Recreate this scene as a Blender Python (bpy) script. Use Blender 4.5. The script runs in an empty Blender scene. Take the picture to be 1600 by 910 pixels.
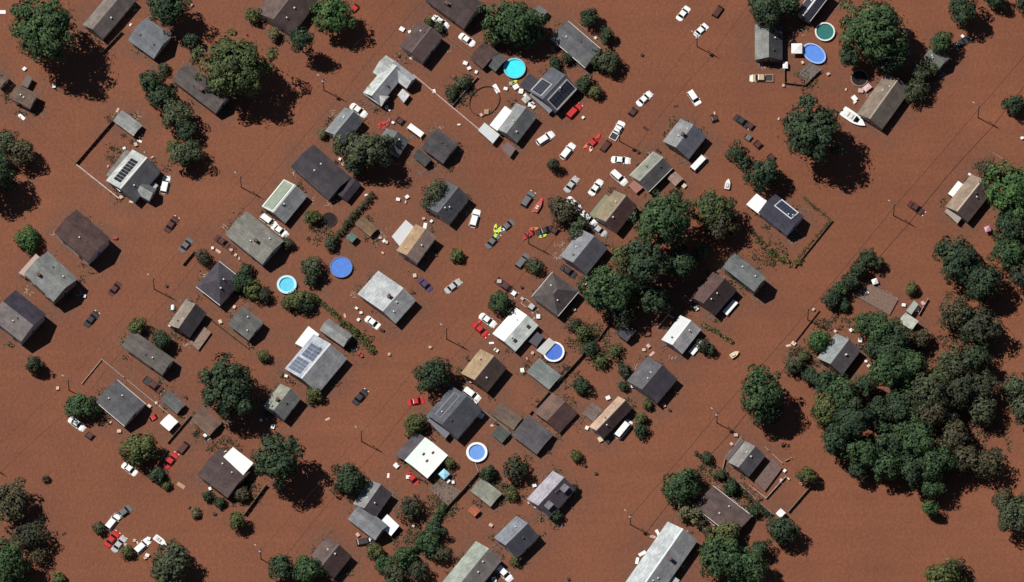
import bpy, math, random
import numpy as np
from mathutils import Vector, Matrix

# ------------------------------------------------------------------ camera, world, sun, exposure
S = bpy.context.scene
COL = S.collection
PXM = 0.15                       # metres per photo pixel on the water
DIST, TILT = 2600.0, math.radians(20.5)
cam_d = bpy.data.cameras.new("camera")
cam_d.sensor_width = 36.0
cam_d.lens = 36.0 * DIST / (1600 * PXM)
cam_d.clip_start, cam_d.clip_end = 10.0, 20000.0
cam = bpy.data.objects.new("camera", cam_d)
cam.location = (0, -DIST * math.sin(TILT), DIST * math.cos(TILT))
cam.rotation_euler = (TILT, 0, 0)
COL.objects.link(cam)
S.camera = cam

SUN_EL = math.radians(54.0)
SH = Vector((0.872, -0.505, 0)).normalized()          # direction in which shadows fall
SUN_STRENGTH, SKY_STRENGTH = 5.0, 0.05
world = bpy.data.worlds.new("World")
S.world = world
world.use_nodes = True
nt = world.node_tree
nt.nodes.clear()
sky = nt.nodes.new("ShaderNodeTexSky")
sky.sky_type = 'NISHITA'
sky.sun_disc = False
sky.sun_elevation = SUN_EL
sky.altitude = 1000.0
sky.air_density = 0.85
sky.dust_density = 0.3
to_sun = Vector((-SH.x * math.cos(SUN_EL), -SH.y * math.cos(SUN_EL), math.sin(SUN_EL)))
sky.sun_rotation = math.atan2(to_sun.x, to_sun.y)
bg = nt.nodes.new("ShaderNodeBackground")
bg.inputs[1].default_value = SKY_STRENGTH
wo = nt.nodes.new("ShaderNodeOutputWorld")
nt.links.new(sky.outputs[0], bg.inputs[0])
nt.links.new(bg.outputs[0], wo.inputs[0])
sun_d = bpy.data.lights.new("sun", 'SUN')
sun_d.energy = SUN_STRENGTH
sun_d.angle = math.radians(0.5)
sun_d.color = (1.0, 0.955, 0.89)
sun = bpy.data.objects.new("sun", sun_d)
sun.rotation_euler = to_sun.to_track_quat('Z', 'Y').to_euler()
sun.location = to_sun * 400
COL.objects.link(sun)
S.view_settings.view_transform = 'Standard'
S.view_settings.look = 'None'
S.view_settings.exposure = 0.02
S.view_settings.gamma = 1.0
S.view_settings.use_curve_mapping = False
S.cycles.max_bounces = 4
S.cycles.diffuse_bounces = 2

CT, ST = math.cos(TILT), math.sin(TILT)

def at(px, py, z=0.0):
    """the place on level z that was measured at pixel (px, py) of the 1600 x 910 photograph"""
    a, b = (px - 800) * PXM / DIST, (455 - py) * PXM / DIST
    d = Vector((a, b * CT + ST, b * ST - CT))
    c = Vector((0, -DIST * ST, DIST * CT))
    t = (z - c.z) / d.z
    return Vector((c.x + d.x * t, c.y + d.y * t))

# ------------------------------------------------------------------ materials
MATS = {}

def _nodes(name):
    m = bpy.data.materials.new(name)
    m.use_nodes = True
    n = m.node_tree.nodes
    return m, n, m.node_tree.links, n["Principled BSDF"]

def _mix(n, l, fac, a, b, blend='MIX'):
    x = n.new("ShaderNodeMix")
    x.data_type = 'RGBA'
    x.blend_type = blend
    if isinstance(fac, (int, float)):
        x.inputs[0].default_value = fac
    else:
        l.new(fac, x.inputs[0])
    for v, i in ((a, 6), (b, 7)):
        if isinstance(v, tuple):
            x.inputs[i].default_value = (*v[:3], 1)
        else:
            l.new(v, x.inputs[i])
    return x.outputs[2]

def _noise(n, l, vec, scale, detail=3, rough=0.6):
    t = n.new("ShaderNodeTexNoise")
    t.inputs["Scale"].default_value = scale
    t.inputs["Detail"].default_value = detail
    t.inputs["Roughness"].default_value = rough
    if vec is not None:
        l.new(vec, t.inputs["Vector"])
    return t.outputs["Fac"]

def _ramp(n, l, fac, p0, c0, p1, c1):
    r = n.new("ShaderNodeValToRGB")
    r.color_ramp.elements[0].position, r.color_ramp.elements[0].color = p0, (*c0, 1)
    r.color_ramp.elements[1].position, r.color_ramp.elements[1].color = p1, (*c1, 1)
    l.new(fac, r.inputs[0])
    return r.outputs[0]

def sc(c, k):
    return tuple(min(0.9, v * k) for v in c)

def m_roof(c):
    """weathered asphalt shingle: courses, blotches, streaks of dried silt"""
    key = ('roof', c)
    if key in MATS: return MATS[key]
    if min(c) > .5: return m_plain(c, .6, .05, .5, name="white_membrane_roof")
    m, n, l, b = _nodes("shingle_roof")
    tc = n.new("ShaderNodeTexCoord")
    o = tc.outputs["Object"]
    blot = _ramp(n, l, _noise(n, l, o, 0.45, 4), 0.30, (0.68, 0.68, 0.70), 0.72, (1.28, 1.26, 1.23))
    fine = _ramp(n, l, _noise(n, l, o, 4.5, 2, 0.7), 0.28, (0.72, 0.72, 0.72), 0.72, (1.28, 1.28, 1.28))
    mp = n.new("ShaderNodeMapping")
    mp.inputs["Scale"].default_value = (0.5, 5.0, 5.0)
    l.new(o, mp.inputs[0])
    course = _ramp(n, l, _noise(n, l, mp.outputs[0], 1.0, 2), 0.33, (0.84, 0.84, 0.84), 0.67, (1.14, 1.14, 1.14))
    col = _mix(n, l, 1.0, sc(c, 1.15), blot, 'MULTIPLY')
    col = _mix(n, l, 1.0, col, fine, 'MULTIPLY')
    col = _mix(n, l, 1.0, col, course, 'MULTIPLY')
    l.new(col, b.inputs["Base Color"])
    b.inputs["Roughness"].default_value = 0.92
    b.inputs["Specular IOR Level"].default_value = 0.2
    bp = n.new("ShaderNodeBump")
    bp.inputs["Strength"].default_value = 0.5
    bp.inputs["Distance"].default_value = 0.06
    l.new(_noise(n, l, mp.outputs[0], 2.0, 3), bp.inputs["Height"])
    l.new(bp.outputs[0], b.inputs["Normal"])
    MATS[key] = m
    return m

def m_plain(c, rough=0.7, var=0.15, scale=1.2, metal=0.0, name="painted_surface", spec=0.3):
    key = ('plain', c, rough, var, scale, metal, name)
    if key in MATS: return MATS[key]
    m, n, l, b = _nodes(name)
    tc = n.new("ShaderNodeTexCoord")
    f = _ramp(n, l, _noise(n, l, tc.outputs["Object"], scale, 4), 0.3, (1 - var,) * 3, 0.7, (1 + var,) * 3)
    l.new(_mix(n, l, 1.0, c, f, 'MULTIPLY'), b.inputs["Base Color"])
    b.inputs["Roughness"].default_value = rough
    b.inputs["Metallic"].default_value = metal
    b.inputs["Specular IOR Level"].default_value = spec
    MATS[key] = m
    return m

def m_wood(c): return m_plain(c, 0.85, 0.3, 2.5, name="weathered_wood")
def m_wall(c): return m_plain(c, 0.8, 0.1, 0.8, name="house_siding")
def m_paint(c):
    key = ('paint', c)
    if key in MATS: return MATS[key]
    m, n, l, b = _nodes("car_paint")
    tc = n.new("ShaderNodeTexCoord")
    mud = _ramp(n, l, _noise(n, l, tc.outputs["Object"], 1.7, 4), 0.52, (0, 0, 0), 0.75, (1, 1, 1))
    sp = n.new("ShaderNodeSeparateColor"); l.new(mud, sp.inputs[0])
    ma = n.new("ShaderNodeMath"); ma.operation = 'MULTIPLY'; ma.inputs[1].default_value = 0.3
    l.new(sp.outputs[0], ma.inputs[0])
    l.new(_mix(n, l, ma.outputs[0], c, (0.2, 0.1, 0.07)), b.inputs["Base Color"])
    b.inputs["Roughness"].default_value = 0.35
    b.inputs["Coat Weight"].default_value = 0.4
    MATS[key] = m
    return m
def m_glass():
    key = 'glass'
    if key in MATS: return MATS[key]
    m, n, l, b = _nodes("tinted_glass")
    b.inputs["Base Color"].default_value = (0.008, 0.009, 0.011, 1)
    b.inputs["Roughness"].default_value = 0.15
    MATS[key] = m
    return m

def m_leaf(c, dead=False):
    key = ('leaf', c)
    if key in MATS: return MATS[key]
    m, n, l, b = _nodes("foliage")
    tc = n.new("ShaderNodeTexCoord")
    ge = n.new("ShaderNodeNewGeometry")
    r = n.new("ShaderNodeValToRGB")
    cr = r.color_ramp
    cr.elements[0].position, cr.elements[0].color = 0.0, (*sc(c, 0.6), 1)
    cr.elements[1].position, cr.elements[1].color = 1.0, (*sc((c[0] * 1.08, c[1] * 1.05, c[2]), 1.5), 1)
    e = cr.elements.new(0.55); e.color = (*c, 1)
    l.new(ge.outputs["Random Per Island"], r.inputs[0])
    pat = _ramp(n, l, _noise(n, l, tc.outputs["Object"], 0.35, 2), 0.35, (0.72, 0.78, 0.8), 0.65, (1.3, 1.18, 1.0))
    l.new(_mix(n, l, 1.0, r.outputs[0], pat, 'MULTIPLY'), b.inputs["Base Color"])
    b.inputs["Roughness"].default_value = 0.75
    b.inputs["Specular IOR Level"].default_value = 0.15
    MATS[key] = m
    return m

def m_bark(): return m_plain((0.07, 0.052, 0.04), 0.95, 0.3, 3.0, name="bark")

def m_pool(c):
    key = ('pool', c)
    if key in MATS: return MATS[key]
    m, n, l, b = _nodes("pool_water")
    tc = n.new("ShaderNodeTexCoord")
    f = _ramp(n, l, _noise(n, l, tc.outputs["Object"], 1.6, 4), 0.3, (0.85, 0.88, 0.93), 0.7, (1.15, 1.1, 1.05))
    l.new(_mix(n, l, 1.0, c, f, 'MULTIPLY'), b.inputs["Base Color"])
    b.inputs["Roughness"].default_value = 0.25
    bp = n.new("ShaderNodeBump")
    bp.inputs["Strength"].default_value = 0.25
    bp.inputs["Distance"].default_value = 0.1
    l.new(_noise(n, l, tc.outputs["Object"], 3.0, 2), bp.inputs["Height"])
    l.new(bp.outputs[0], b.inputs["Normal"])
    MATS[key] = m
    return m

def m_flood():
    m, n, l, b = _nodes("muddy_flood_water")
    tc = n.new("ShaderNodeTexCoord")
    o = tc.outputs["Object"]
    big = _noise(n, l, o, 0.011, 3, 0.5)
    mid = _noise(n, l, o, 0.075, 4, 0.6)
    c1 = _ramp(n, l, big, 0.32, (0.170, 0.063, 0.034), 0.68, (0.190, 0.072, 0.039))
    c2 = _ramp(n, l, mid, 0.30, (0.91, 0.92, 0.95), 0.72, (1.07, 1.07, 1.05))
    fine = _ramp(n, l, _noise(n, l, o, 1.35, 3, 0.8), 0.28, (0.81, 0.80, 0.79), 0.72, (1.20, 1.19, 1.18))
    col = _mix(n, l, 1.0, c1, c2, 'MULTIPLY')
    mp = n.new("ShaderNodeMapping")
    mp.inputs["Rotation"].default_value = (0, 0, math.radians(-52))
    mp.inputs["Scale"].default_value = (0.018, 0.30, 1.0)
    l.new(o, mp.inputs[0])
    flow = _ramp(n, l, _noise(n, l, mp.outputs[0], 1.0, 4, 0.65), 0.33, (0.94, 0.945, 0.955), 0.68, (1.055, 1.05, 1.045))
    col = _mix(n, l, 1.0, col, flow, 'MULTIPLY')
    col = _mix(n, l, 1.0, col, fine, 'MULTIPLY')
    # greyer, browner water over the shallow lawns and beds round the houses
    at_ = n.new("ShaderNodeAttribute"); at_.attribute_name = "shallow"
    br = _ramp(n, l, _noise(n, l, o, 0.22, 4, 0.65), 0.3, (0, 0, 0), 0.7, (1, 1, 1))
    sp = n.new("ShaderNodeSeparateColor"); l.new(br, sp.inputs[0])
    mu = n.new("ShaderNodeMath"); mu.operation = 'MULTIPLY'
    l.new(at_.outputs["Fac"], mu.inputs[0]); l.new(sp.outputs[0], mu.inputs[1])
    silt = _mix(n, l, 1.0, (0.112, 0.062, 0.044), fine, 'MULTIPLY')
    col = _mix(n, l, mu.outputs[0], col, silt)
    l.new(col, b.inputs["Base Color"])
    b.inputs["Roughness"].default_value = 0.42
    b.inputs["IOR"].default_value = 1.33
    b.inputs["Specular IOR Level"].default_value = 0.2
    h1 = _noise(n, l, o, 0.9, 3, 0.7)
    h2 = _noise(n, l, o, 2.6, 2, 0.6)
    ad = n.new("ShaderNodeMath"); ad.operation = 'MULTIPLY_ADD'; ad.inputs[1].default_value = 0.4
    l.new(h2, ad.inputs[0]); l.new(h1, ad.inputs[2])
    bp = n.new("ShaderNodeBump")
    bp.inputs["Strength"].default_value = 0.7
    bp.inputs["Distance"].default_value = 0.14
    l.new(ad.outputs[0], bp.inputs["Height"])
    l.new(bp.outputs[0], b.inputs["Normal"])
    return m

# ------------------------------------------------------------------ mesh helpers
class MB:
    def __init__(s): s.v, s.f, s.m = [], [], []
    def poly(s, pts, mi=0):
        k = len(s.v)
        s.v += [tuple(p) for p in pts]
        s.f.append(tuple(range(k, k + len(pts)))); s.m.append(mi)
    def hexa(s, b, t, mi=0):
        """solid between a bottom ring b and a top ring t"""
        k, c = len(s.v), len(b)
        s.v += [tuple(p) for p in b] + [tuple(p) for p in t]
        s.f.append(tuple(range(k + c - 1, k - 1, -1))); s.m.append(mi)
        s.f.append(tuple(range(k + c, k + 2 * c))); s.m.append(mi)
        for i in range(c):
            j = (i + 1) % c
            s.f.append((k + i, k + j, k + c + j, k + c + i)); s.m.append(mi)
    def box(s, x0, x1, y0, y1, z0, z1, mi=0):
        r = [(x0, y0), (x1, y0), (x1, y1), (x0, y1)]
        s.hexa([(x, y, z0) for x, y in r], [(x, y, z1) for x, y in r], mi)
    def tube(s, p0, p1, r0, r1, n=8, mi=0):
        p0, p1 = Vector(p0), Vector(p1)
        d = (p1 - p0).normalized()
        a = d.orthogonal().normalized(); b = d.cross(a)
        ring = lambda p, r: [p + (a * math.cos(2 * math.pi * i / n) + b * math.sin(2 * math.pi * i / n)) * r for i in range(n)]
        s.hexa(ring(p0, r0), ring(p1, r1), mi)
    def chain(s, pts, rad, n=6, mi=0):
        """one bent tapered tube through pts"""
        k0 = len(s.v)
        for i, p in enumerate(pts):
            p = Vector(p)
            d = (Vector(pts[min(i + 1, len(pts) - 1)]) - Vector(pts[max(i - 1, 0)])).normalized()
            a = d.cross(Vector((0.3, 0.9, 0.2))).normalized(); b = d.cross(a)
            s.v += [tuple(p + (a * math.cos(2 * math.pi * q / n) + b * math.sin(2 * math.pi * q / n)) * rad[i]) for q in range(n)]
        for i in range(len(pts) - 1):
            for q in range(n):
                w = (q + 1) % n
                s.f.append((k0 + i * n + q, k0 + i * n + w, k0 + (i + 1) * n + w, k0 + (i + 1) * n + q)); s.m.append(mi)
        s.f.append(tuple(k0 + q for q in range(n - 1, -1, -1))); s.m.append(mi)
        s.f.append(tuple(k0 + (len(pts) - 1) * n + q for q in range(n))); s.m.append(mi)
    def mesh(s, name, mats):
        me = bpy.data.meshes.new(name)
        me.from_pydata(s.v, [], s.f)
        for m in mats: me.materials.append(m)
        me.polygons.foreach_set("material_index", s.m)
        me.update()
        return me
    def build(s, name, mats, parent=None, loc=None):
        if not isinstance(mats, (list, tuple)): mats = [mats]
        return put(name, s.mesh(name, mats), parent, loc)

def put(name, me, parent=None, loc=None):
    o = bpy.data.objects.new(name, me)
    COL.objects.link(o)
    if parent: o.parent = parent
    if loc is not None: o.location = loc
    return o

def empty(name, loc, rz=0.0):
    o = bpy.data.objects.new(name, None)
    o.empty_display_size = 0.5
    o.location = loc; o.rotation_euler = (0, 0, rz)
    COL.objects.link(o)
    return o

USED = {}
def tag(o, label, cat, group=None):
    o["label"] = label; o["category"] = cat
    if group: o["group"] = group
    USED[label] = USED.get(label, 0) + 1

def copy_tree(o, parent=None):
    c = o.copy(); COL.objects.link(c)
    c.parent = parent
    for ch in o.children: copy_tree(ch, c)
    return c

# where a thing stands, told by the house it stands beside
LAND = []                          # (px, py, short name)
def where(px, py, base, maxn=8):
    c = sorted(LAND, key=lambda q: math.hypot(q[0] - px, q[1] - py))
    for far in (0, 1):
        for lx, ly, nm in c[:maxn]:
            dx, dy = px - lx, py - ly
            d = math.hypot(dx, dy)
            a = math.degrees(math.atan2(-dy, dx)) % 360
            k = int(((a + 22.5) % 360) // 45)
            pre = "on the" if d < 9 else ("right of", "above and right of", "above", "above and left of", "left of", "below and left of", "below", "below and right of")[k]
            near = "just " if d < 48 and d >= 9 else ""
            if far: near = "a bit " if near == "" else "close "
            t = f"{base} {near}{pre}{'' if d < 9 else ' the'} {nm}"
            if len(t.split()) <= 16 and t not in USED: return t
    return t

# ------------------------------------------------------------------ houses and sheds
WHITE = (0.78, 0.78, 0.76)
SIDE = [(0.55, 0.52, 0.47), (0.40, 0.36, 0.31), (0.30, 0.25, 0.21), (0.48, 0.47, 0.46), (0.22, 0.15, 0.12)]
rnd = random.Random(7)

def fit(pts, z):
    W, N, E, So = [at(p[0], p[1], z) for p in pts]
    u = ((N - E) + (W - So)) * -0.5          # along W->S
    v = ((N - W) + (E - So)) * 0.5           # along W->N
    au = math.atan2(u.y, u.x); av = math.atan2(v.y, v.x) - math.pi / 2
    dlt = (av - au + math.pi) % (2 * math.pi) - math.pi
    ang = au + dlt / 2
    c = (W + N + E + So) / 4
    return c, ang, u.length, v.length

WINM = {}
def window_mesh(w, h, door=False):
    k = (w, h, door)
    if k not in WINM:
        b = MB()
        b.box(-w / 2 - .08, w / 2 + .08, -.03, .03, -h / 2 - .08, h / 2 + .08, 0)
        if door:
            b.box(-w / 2, w / 2, .03, .05, -h / 2, h / 2, 1)
        else:
            b.box(-w / 2, w / 2, .03, .045, -h / 2, -.03, 1)
            b.box(-w / 2, w / 2, .03, .045, .03, h / 2, 1)
        WINM[k] = b.mesh("door" if door else "window", [m_plain(WHITE, 0.5, 0.05, name="white_trim"), m_wood((0.12, 0.06, 0.05)) if door else m_glass()])
    return WINM[k]

def house(W, N, E, So, ridge, col, short, col2=None, h=2.0, rise=None, hip=False, name="house", cat="house",
          cap=None, vents=2, label=None, side=None, chimney=None, gutter=0, over=0.35, off=0.0, mark=True):
    pts = (W, N, E, So)
    c, ang, lu, lv = fit(pts, h)
    if ridge == 'u':
        a, L, D = ang, lu, lv                # x axis along N->E; +y is the up-right (NE) side
    else:
        a, L, D = ang + math.pi / 2, lv, lu  # x axis along W->N; +y is the up-left (NW) side
    col2 = col2 or col  # second slope; on most v ridges its darker tone has shade painted in
    small = min(lu, lv) < 4.2
    if rise is None: rise = D * (0.30 if not small else 0.2)
    root = empty(name, (c.x, c.y, 0), a)
    px, py = sum(p[0] for p in pts) / 4, sum(p[1] for p in pts) / 4
    tag(root, label or short, cat)
    if mark: LAND.append((px, py, short.split(" with ")[0] if len(short.split()) > 9 else short))
    hx, hy, t = L / 2, D / 2, 0.16
    wx, wy = hx - over, hy - over
    # walls
    b = MB()
    sw = side or SIDE[rnd.randrange(len(SIDE))]
    zt = h - 0.02
    k = rise * wy / hy
    hipx = wx * 0.45 if hip else wx
    if hip:
        b.box(-wx, wx, -wy, wy, -0.9, zt)
    else:
        for s in (0,):
            prof = [(-wy, -0.9), (wy, -0.9), (wy, zt), (off * hy, zt + k), (-wy, zt)]
            b.hexa([(-wx, y, z) for y, z in prof], [(wx, y, z) for y, z in prof])
    b.build("wall", m_wall(sw), root)
    # roof: two slopes (and hips), with thickness
    b = MB()
    zr = h + rise
    rx = hx - (hy * 0.85 if hip else 0)
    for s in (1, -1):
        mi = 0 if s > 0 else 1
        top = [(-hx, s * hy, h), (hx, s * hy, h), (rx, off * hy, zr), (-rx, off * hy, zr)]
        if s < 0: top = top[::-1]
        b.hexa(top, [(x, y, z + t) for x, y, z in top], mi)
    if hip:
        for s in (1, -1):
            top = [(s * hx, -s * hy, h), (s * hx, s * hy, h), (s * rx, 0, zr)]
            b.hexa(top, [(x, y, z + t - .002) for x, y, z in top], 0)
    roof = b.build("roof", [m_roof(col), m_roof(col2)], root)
    if cap:
        b = MB()
        w = 0.2
        sl = rise / hy
        for s in (1, -1):
            q = [(-rx, 0), (rx, 0), (rx, s * w), (-rx, s * w)]
            if s < 0: q = q[::-1]
            b.hexa([(x, y + off * hy, zr + t - abs(y) * sl + .004) for x, y in q], [(x, y + off * hy, zr + t - abs(y) * sl + .05) for x, y in q])
        b.build("ridge_cap", m_plain(cap, 0.8, 0.12, name="ridge_capping"), roof)
    if gutter:
        for s in (1, -1):
            b = MB()
            b.box(-hx, hx, min(s * hy, s * (hy + .13)) + .002 * s, max(s * hy, s * (hy + .13)) + .002 * s, h - .02, h + .12)
            b.build("gutter", m_plain((0.6, 0.58, 0.55), 0.5, 0.08, name="gutter_metal"), roof)
    def onroof(fx, fy):
        return fx * hx, off * hy + fy * (hy - off * hy * (1 if fy > 0 else -1)), h + t + rise * (1 - abs(fy))
    for i in range(vents):
        fx, fy = rnd.uniform(-.6, .6), rnd.choice((-1, 1)) * rnd.uniform(.15, .5)
        x, y, z = onroof(fx, fy)
        b = MB()
        if rnd.random() < .55:
            b.box(-.15, .15, -.15, .15, -.3, .18, 0)
            b.box(-.2, .2, -.2, .2, .18, .25, 0)
            mt = m_plain((0.45, 0.45, 0.44), 0.5, 0.1, name="vent_metal") if rnd.random() < .5 else m_plain((0.05, 0.05, 0.05), 0.6, 0.1, name="vent_metal")
        else:
            b.tube((0, 0, -.3), (0, 0, .45), .1, .1, 8)
            b.tube((0, 0, .45), (0, 0, .5), .16, .16, 8)
            mt = m_plain((0.75, 0.74, 0.7), 0.4, 0.1, name="vent_pipe_white")
        b.build("roof_vent", mt, roof, (x, y, z))
    if chimney:
        x, y, z = onroof(*chimney)
        b = MB()
        b.box(-.38, .38, -.3, .3, -.8, 1.0)
        b.box(-.44, .44, -.36, .36, 1.0, 1.12)
        b.tube((0, 0, 1.12), (0, 0, 1.35), .12, .12, 8)
        b.build("chimney", m_plain((0.16, 0.085, 0.07), 0.9, 0.25, 4.0, name="chimney_brick"), roof, (x, y, z))
    if name == "house" and h >= 1.5:
        # windows on the long walls and the gable walls
        zc = min(1.35, h - .75)
        for s in (1, -1):
            n = max(1, int(wx * 2 / 4.0))
            for i in range(n):
                x = (i + .5) / n * 2 * wx - wx
                isd = (s == -1 and i == n // 2)
                o = put("door" if isd else "window", window_mesh(0.95, 1.7 if isd else 1.05, isd), root, (x, s * (wy + .012), zc - (.35 if isd else 0)))
                o.rotation_euler = (0, 0, 0 if s > 0 else math.pi)
            n = max(1, int(wy * 2 / 4.5))
            for i in range(n):
                y = (i + .5) / n * 2 * wy - wy
                o = put("window", window_mesh(0.95, 1.05), root, (s * (wx + .012), y, zc))
                o.rotation_euler = (0, 0, -s * math.pi / 2)
    H = dict(root=root, roof=roof, c=c, a=a, hx=hx, hy=hy, h=h, rise=rise, t=t, onroof=onroof)
    return H

def slab(H, pts, z, col, name="porch_roof", thick=0.12, posts=True, tilt=0.0, mat=None, wall=False):
    """a flat or gently sloping roof over a porch, measured by its corners at height z; a part of house H"""
    b = MB()
    ca, sa = math.cos(-H['a']), math.sin(-H['a'])
    loc = []
    for i, p in enumerate(pts):
        q = at(p[0], p[1], z) - H['c']
        loc.append((q.x * ca - q.y * sa, q.x * sa + q.y * ca, z))
    ar = sum(loc[i][0] * loc[(i + 1) % len(loc)][1] - loc[(i + 1) % len(loc)][0] * loc[i][1] for i in range(len(loc)))
    if ar < 0: loc.reverse()
    b.hexa(loc, [(x, y, zz + thick) for x, y, zz in loc])
    o = b.build(name, mat or m_plain(col, 0.55, 0.06, 0.9, name="porch_roofing"), H['root'])
    mx = sum(l[0] for l in loc) / len(loc); my = sum(l[1] for l in loc) / len(loc)
    if wall:
        b = MB()
        q = [(mx + (x - mx) * .9, my + (y - my) * .9) for x, y, zz in loc]
        b.hexa([(x, y, -.9) for x, y in q], [(x, y, z - .004) for x, y in q])
        b.build("porch_wall", m_wall((0.4, 0.36, 0.32)), H['root'])
    elif posts:
        for x, y, zz in loc:
            b = MB()
            x, y = mx + (x - mx) * .92, my + (y - my) * .92
            b.box(x - .06, x + .06, y - .06, y + .06, -.9, z - .003)
            b.build("porch_post", m_plain(WHITE, 0.5, 0.05, name="white_trim"), H['root'])
    return o

def wing(H, pts, ridge, h, rise, col, col2=None, over=.25):
    """a second gabled roof with its own walls, part of house H"""
    c, ang, lu, lv = fit(pts, h)
    if ridge == 'u': a, L, D = ang, lu, lv
    else: a, L, D = ang + math.pi / 2, lv, lu
    hx, hy, t = L / 2, D / 2, .15
    d = c - H['c']; ca, sa = math.cos(-H['a']), math.sin(-H['a'])
    loc = (d.x * ca - d.y * sa, d.x * sa + d.y * ca, 0)
    wx, wy = hx - over, hy - over
    b = MB()
    prof = [(-wy, -.9), (wy, -.9), (wy, h - .02), (0, h - .02 + rise * wy / hy), (-wy, h - .02)]
    b.hexa([(-wx, y, z) for y, z in prof], [(wx, y, z) for y, z in prof])
    o = b.build("wing_wall", m_wall((.36, .33, .3)), H['root'], loc); o.rotation_euler = (0, 0, a - H['a'])
    b = MB()
    for s in (1, -1):
        top = [(-hx, s * hy, h), (hx, s * hy, h), (hx, 0, h + rise), (-hx, 0, h + rise)]
        if s < 0: top = top[::-1]
        b.hexa(top, [(x, y, z + t) for x, y, z in top], 0 if s > 0 else 1)
    o = b.build("wing_roof", [m_roof(col), m_roof(col2 or col)], H['root'], loc); o.rotation_euler = (0, 0, a - H['a'])

def panels(H, x0, x1, f0, f1, side, nx, ny, frame=None, dark=(0.012, 0.013, 0.02)):
    """solar panels on one slope: x in fractions of the ridge, f from ridge (0) to eave (1)"""
    def P(fx, f, up):
        x, y, z = H['onroof'](fx, side * f)
        return (x, y, z + up)
    b = MB()
    gx = (x1 - x0) / nx; gy = (f1 - f0) / ny
    for i in range(nx):
        for j in range(ny):
            a0, a1 = x0 + gx * (i + .06), x0 + gx * (i + .94)
            c0, c1 = f0 + gy * (j + .06), f0 + gy * (j + .94)
            q = [(a0, c0), (a1, c0), (a1, c1), (a0, c1)]
            if side > 0: q = q[::-1]
            b.hexa([P(x, y, .08) for x, y in q], [P(x, y, .13) for x, y in q])
    b.build("solar_panel", m_plain(dark, 0.3, 0.15, 1.0, name="solar_glass"), H['roof'])
    if frame:
        for (a0, a1, c0, c1) in ((x0 - .04, x1 + .04, f0 - .09, f0), (x0 - .04, x1 + .04, f1, f1 + .09), (x0 - .04, x0, f0, f1), (x1, x1 + .04, f0, f1)):
            q = [(a0, c0), (a1, c0), (a1, c1), (a0, c1)]
            if side > 0: q = q[::-1]
            b = MB()
            b.hexa([P(x, y, .01) for x, y in q], [P(x, y, .12) for x, y in q])
            b.build("panel_rail", m_plain(frame, 0.5, 0.08, name="panel_rail_metal"), H['roof'])

G = {}
def add(key, *a, **k):
    G[key] = house(*a, **k)
    return G[key]

GRAY, DGRAY, SLATE = (.15, .155, .155), (.085, .088, .093), (.048, .044, .05)
BROWN, MAROON, TAN = (.078, .054, .048), (.064, .038, .035), (.26, .19, .12)
PALE = (.40, .43, .41)

# upper left
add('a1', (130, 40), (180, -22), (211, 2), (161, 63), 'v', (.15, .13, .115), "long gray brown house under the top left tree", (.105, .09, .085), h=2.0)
add('a2', (203, 63), (229, 25), (266, 58), (241, 95), 'u', (.135, .145, .16), "blue gray house between two top left trees", h=2.0)
h = add('a3', (15, 153), (27, 132), (60, 148), (47, 171), 'u', (.135, .092, .07), "small brown house near the upper left edge", h=2.4)
slab(h, ((33, 133), (42, 117), (51, 122), (43, 138)), 1.6, (.13, .1, .085), wall=True)
add('a4', (-18, 118), (-3, 108), (15, 121), (0, 141), 'u', (.13, .085, .065), "tiny brown house cut by the left edge", h=2.2)
add('a5', (272, 124), (294, 97), (358, 152), (336, 181), 'u', (.088, .076, .072), "gray brown house half under the olive tree", h=2.2, chimney=(.1, -.3))
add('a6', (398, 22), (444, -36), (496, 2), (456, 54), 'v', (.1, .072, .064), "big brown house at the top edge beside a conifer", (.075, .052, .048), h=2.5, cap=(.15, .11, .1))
h = add('a7', (569, 146), (606, 96), (630, 117), (595, 166), 'v', PALE, "pale gray house with crossed gables", (.27, .28, .29), h=2.0, rise=1.9, cap=(.6, .62, .6))
wing(h, ((602, 111), (617, 94), (649, 122), (635, 141)), 'u', 2.0, 1.3, (.34, .35, .36), (.38, .4, .4))
slab(h, ((621, 149), (629, 139), (640, 149), (631, 161)), 1.2, (.4, .41, .41), wall=True, mat=m_roof((.4, .41, .41)))
wing(h, ((581, 114), (604, 87), (622, 100), (602, 126)), 'u', 1.9, 1.5, (.38, .4, .38), (.42, .45, .43))
wing(h, ((568, 147), (580, 131), (608, 152), (596, 167)), 'u', 1.8, 1.2, (.36, .38, .36), (.42, .45, .43))
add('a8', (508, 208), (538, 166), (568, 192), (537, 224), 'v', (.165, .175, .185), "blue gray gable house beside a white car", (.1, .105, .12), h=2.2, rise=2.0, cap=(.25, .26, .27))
# upper middle
add('b1', (664, -2), (694, -40), (756, 8), (724, 47), 'u', (.06, .043, .042), "big dark brown house at the top edge", h=2.5, chimney=(-.1, -.5))
add('b2', (624, 72), (655, 34), (693, 57), (660, 98), 'v', (.08, .056, .053), "dark brown house below white parked cars", (.068, .046, .045), h=3.0, rise=1.0, cap=(.14, .1, .1))
add('b3', (737, 88), (756, 66), (778, 80), (753, 113), 'u', (.07, .043, .04), "low maroon garage beside the cyan pool", h=1.5, rise=.7, name="garage", cat="garage", vents=0)
add('b4', (764, 101), (778, 82), (791, 92), (774, 116), 'u', (.075, .08, .08), "dark gray shed left of the cyan pool", h=1.2, name="shed", cat="shed", vents=0)
add('b5', (830, 22), (842, 9), (857, 19), (845, 31), 'u', (.12, .125, .12), "little gray shed behind the top middle tree", h=1.3, name="shed", cat="shed", vents=0)
add('b6', (864, 57), (889, 33), (937, 78), (914, 112), 'u', (.108, .11, .116), "large gray house below the top shrubs", h=2.0, gutter=1)
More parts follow.
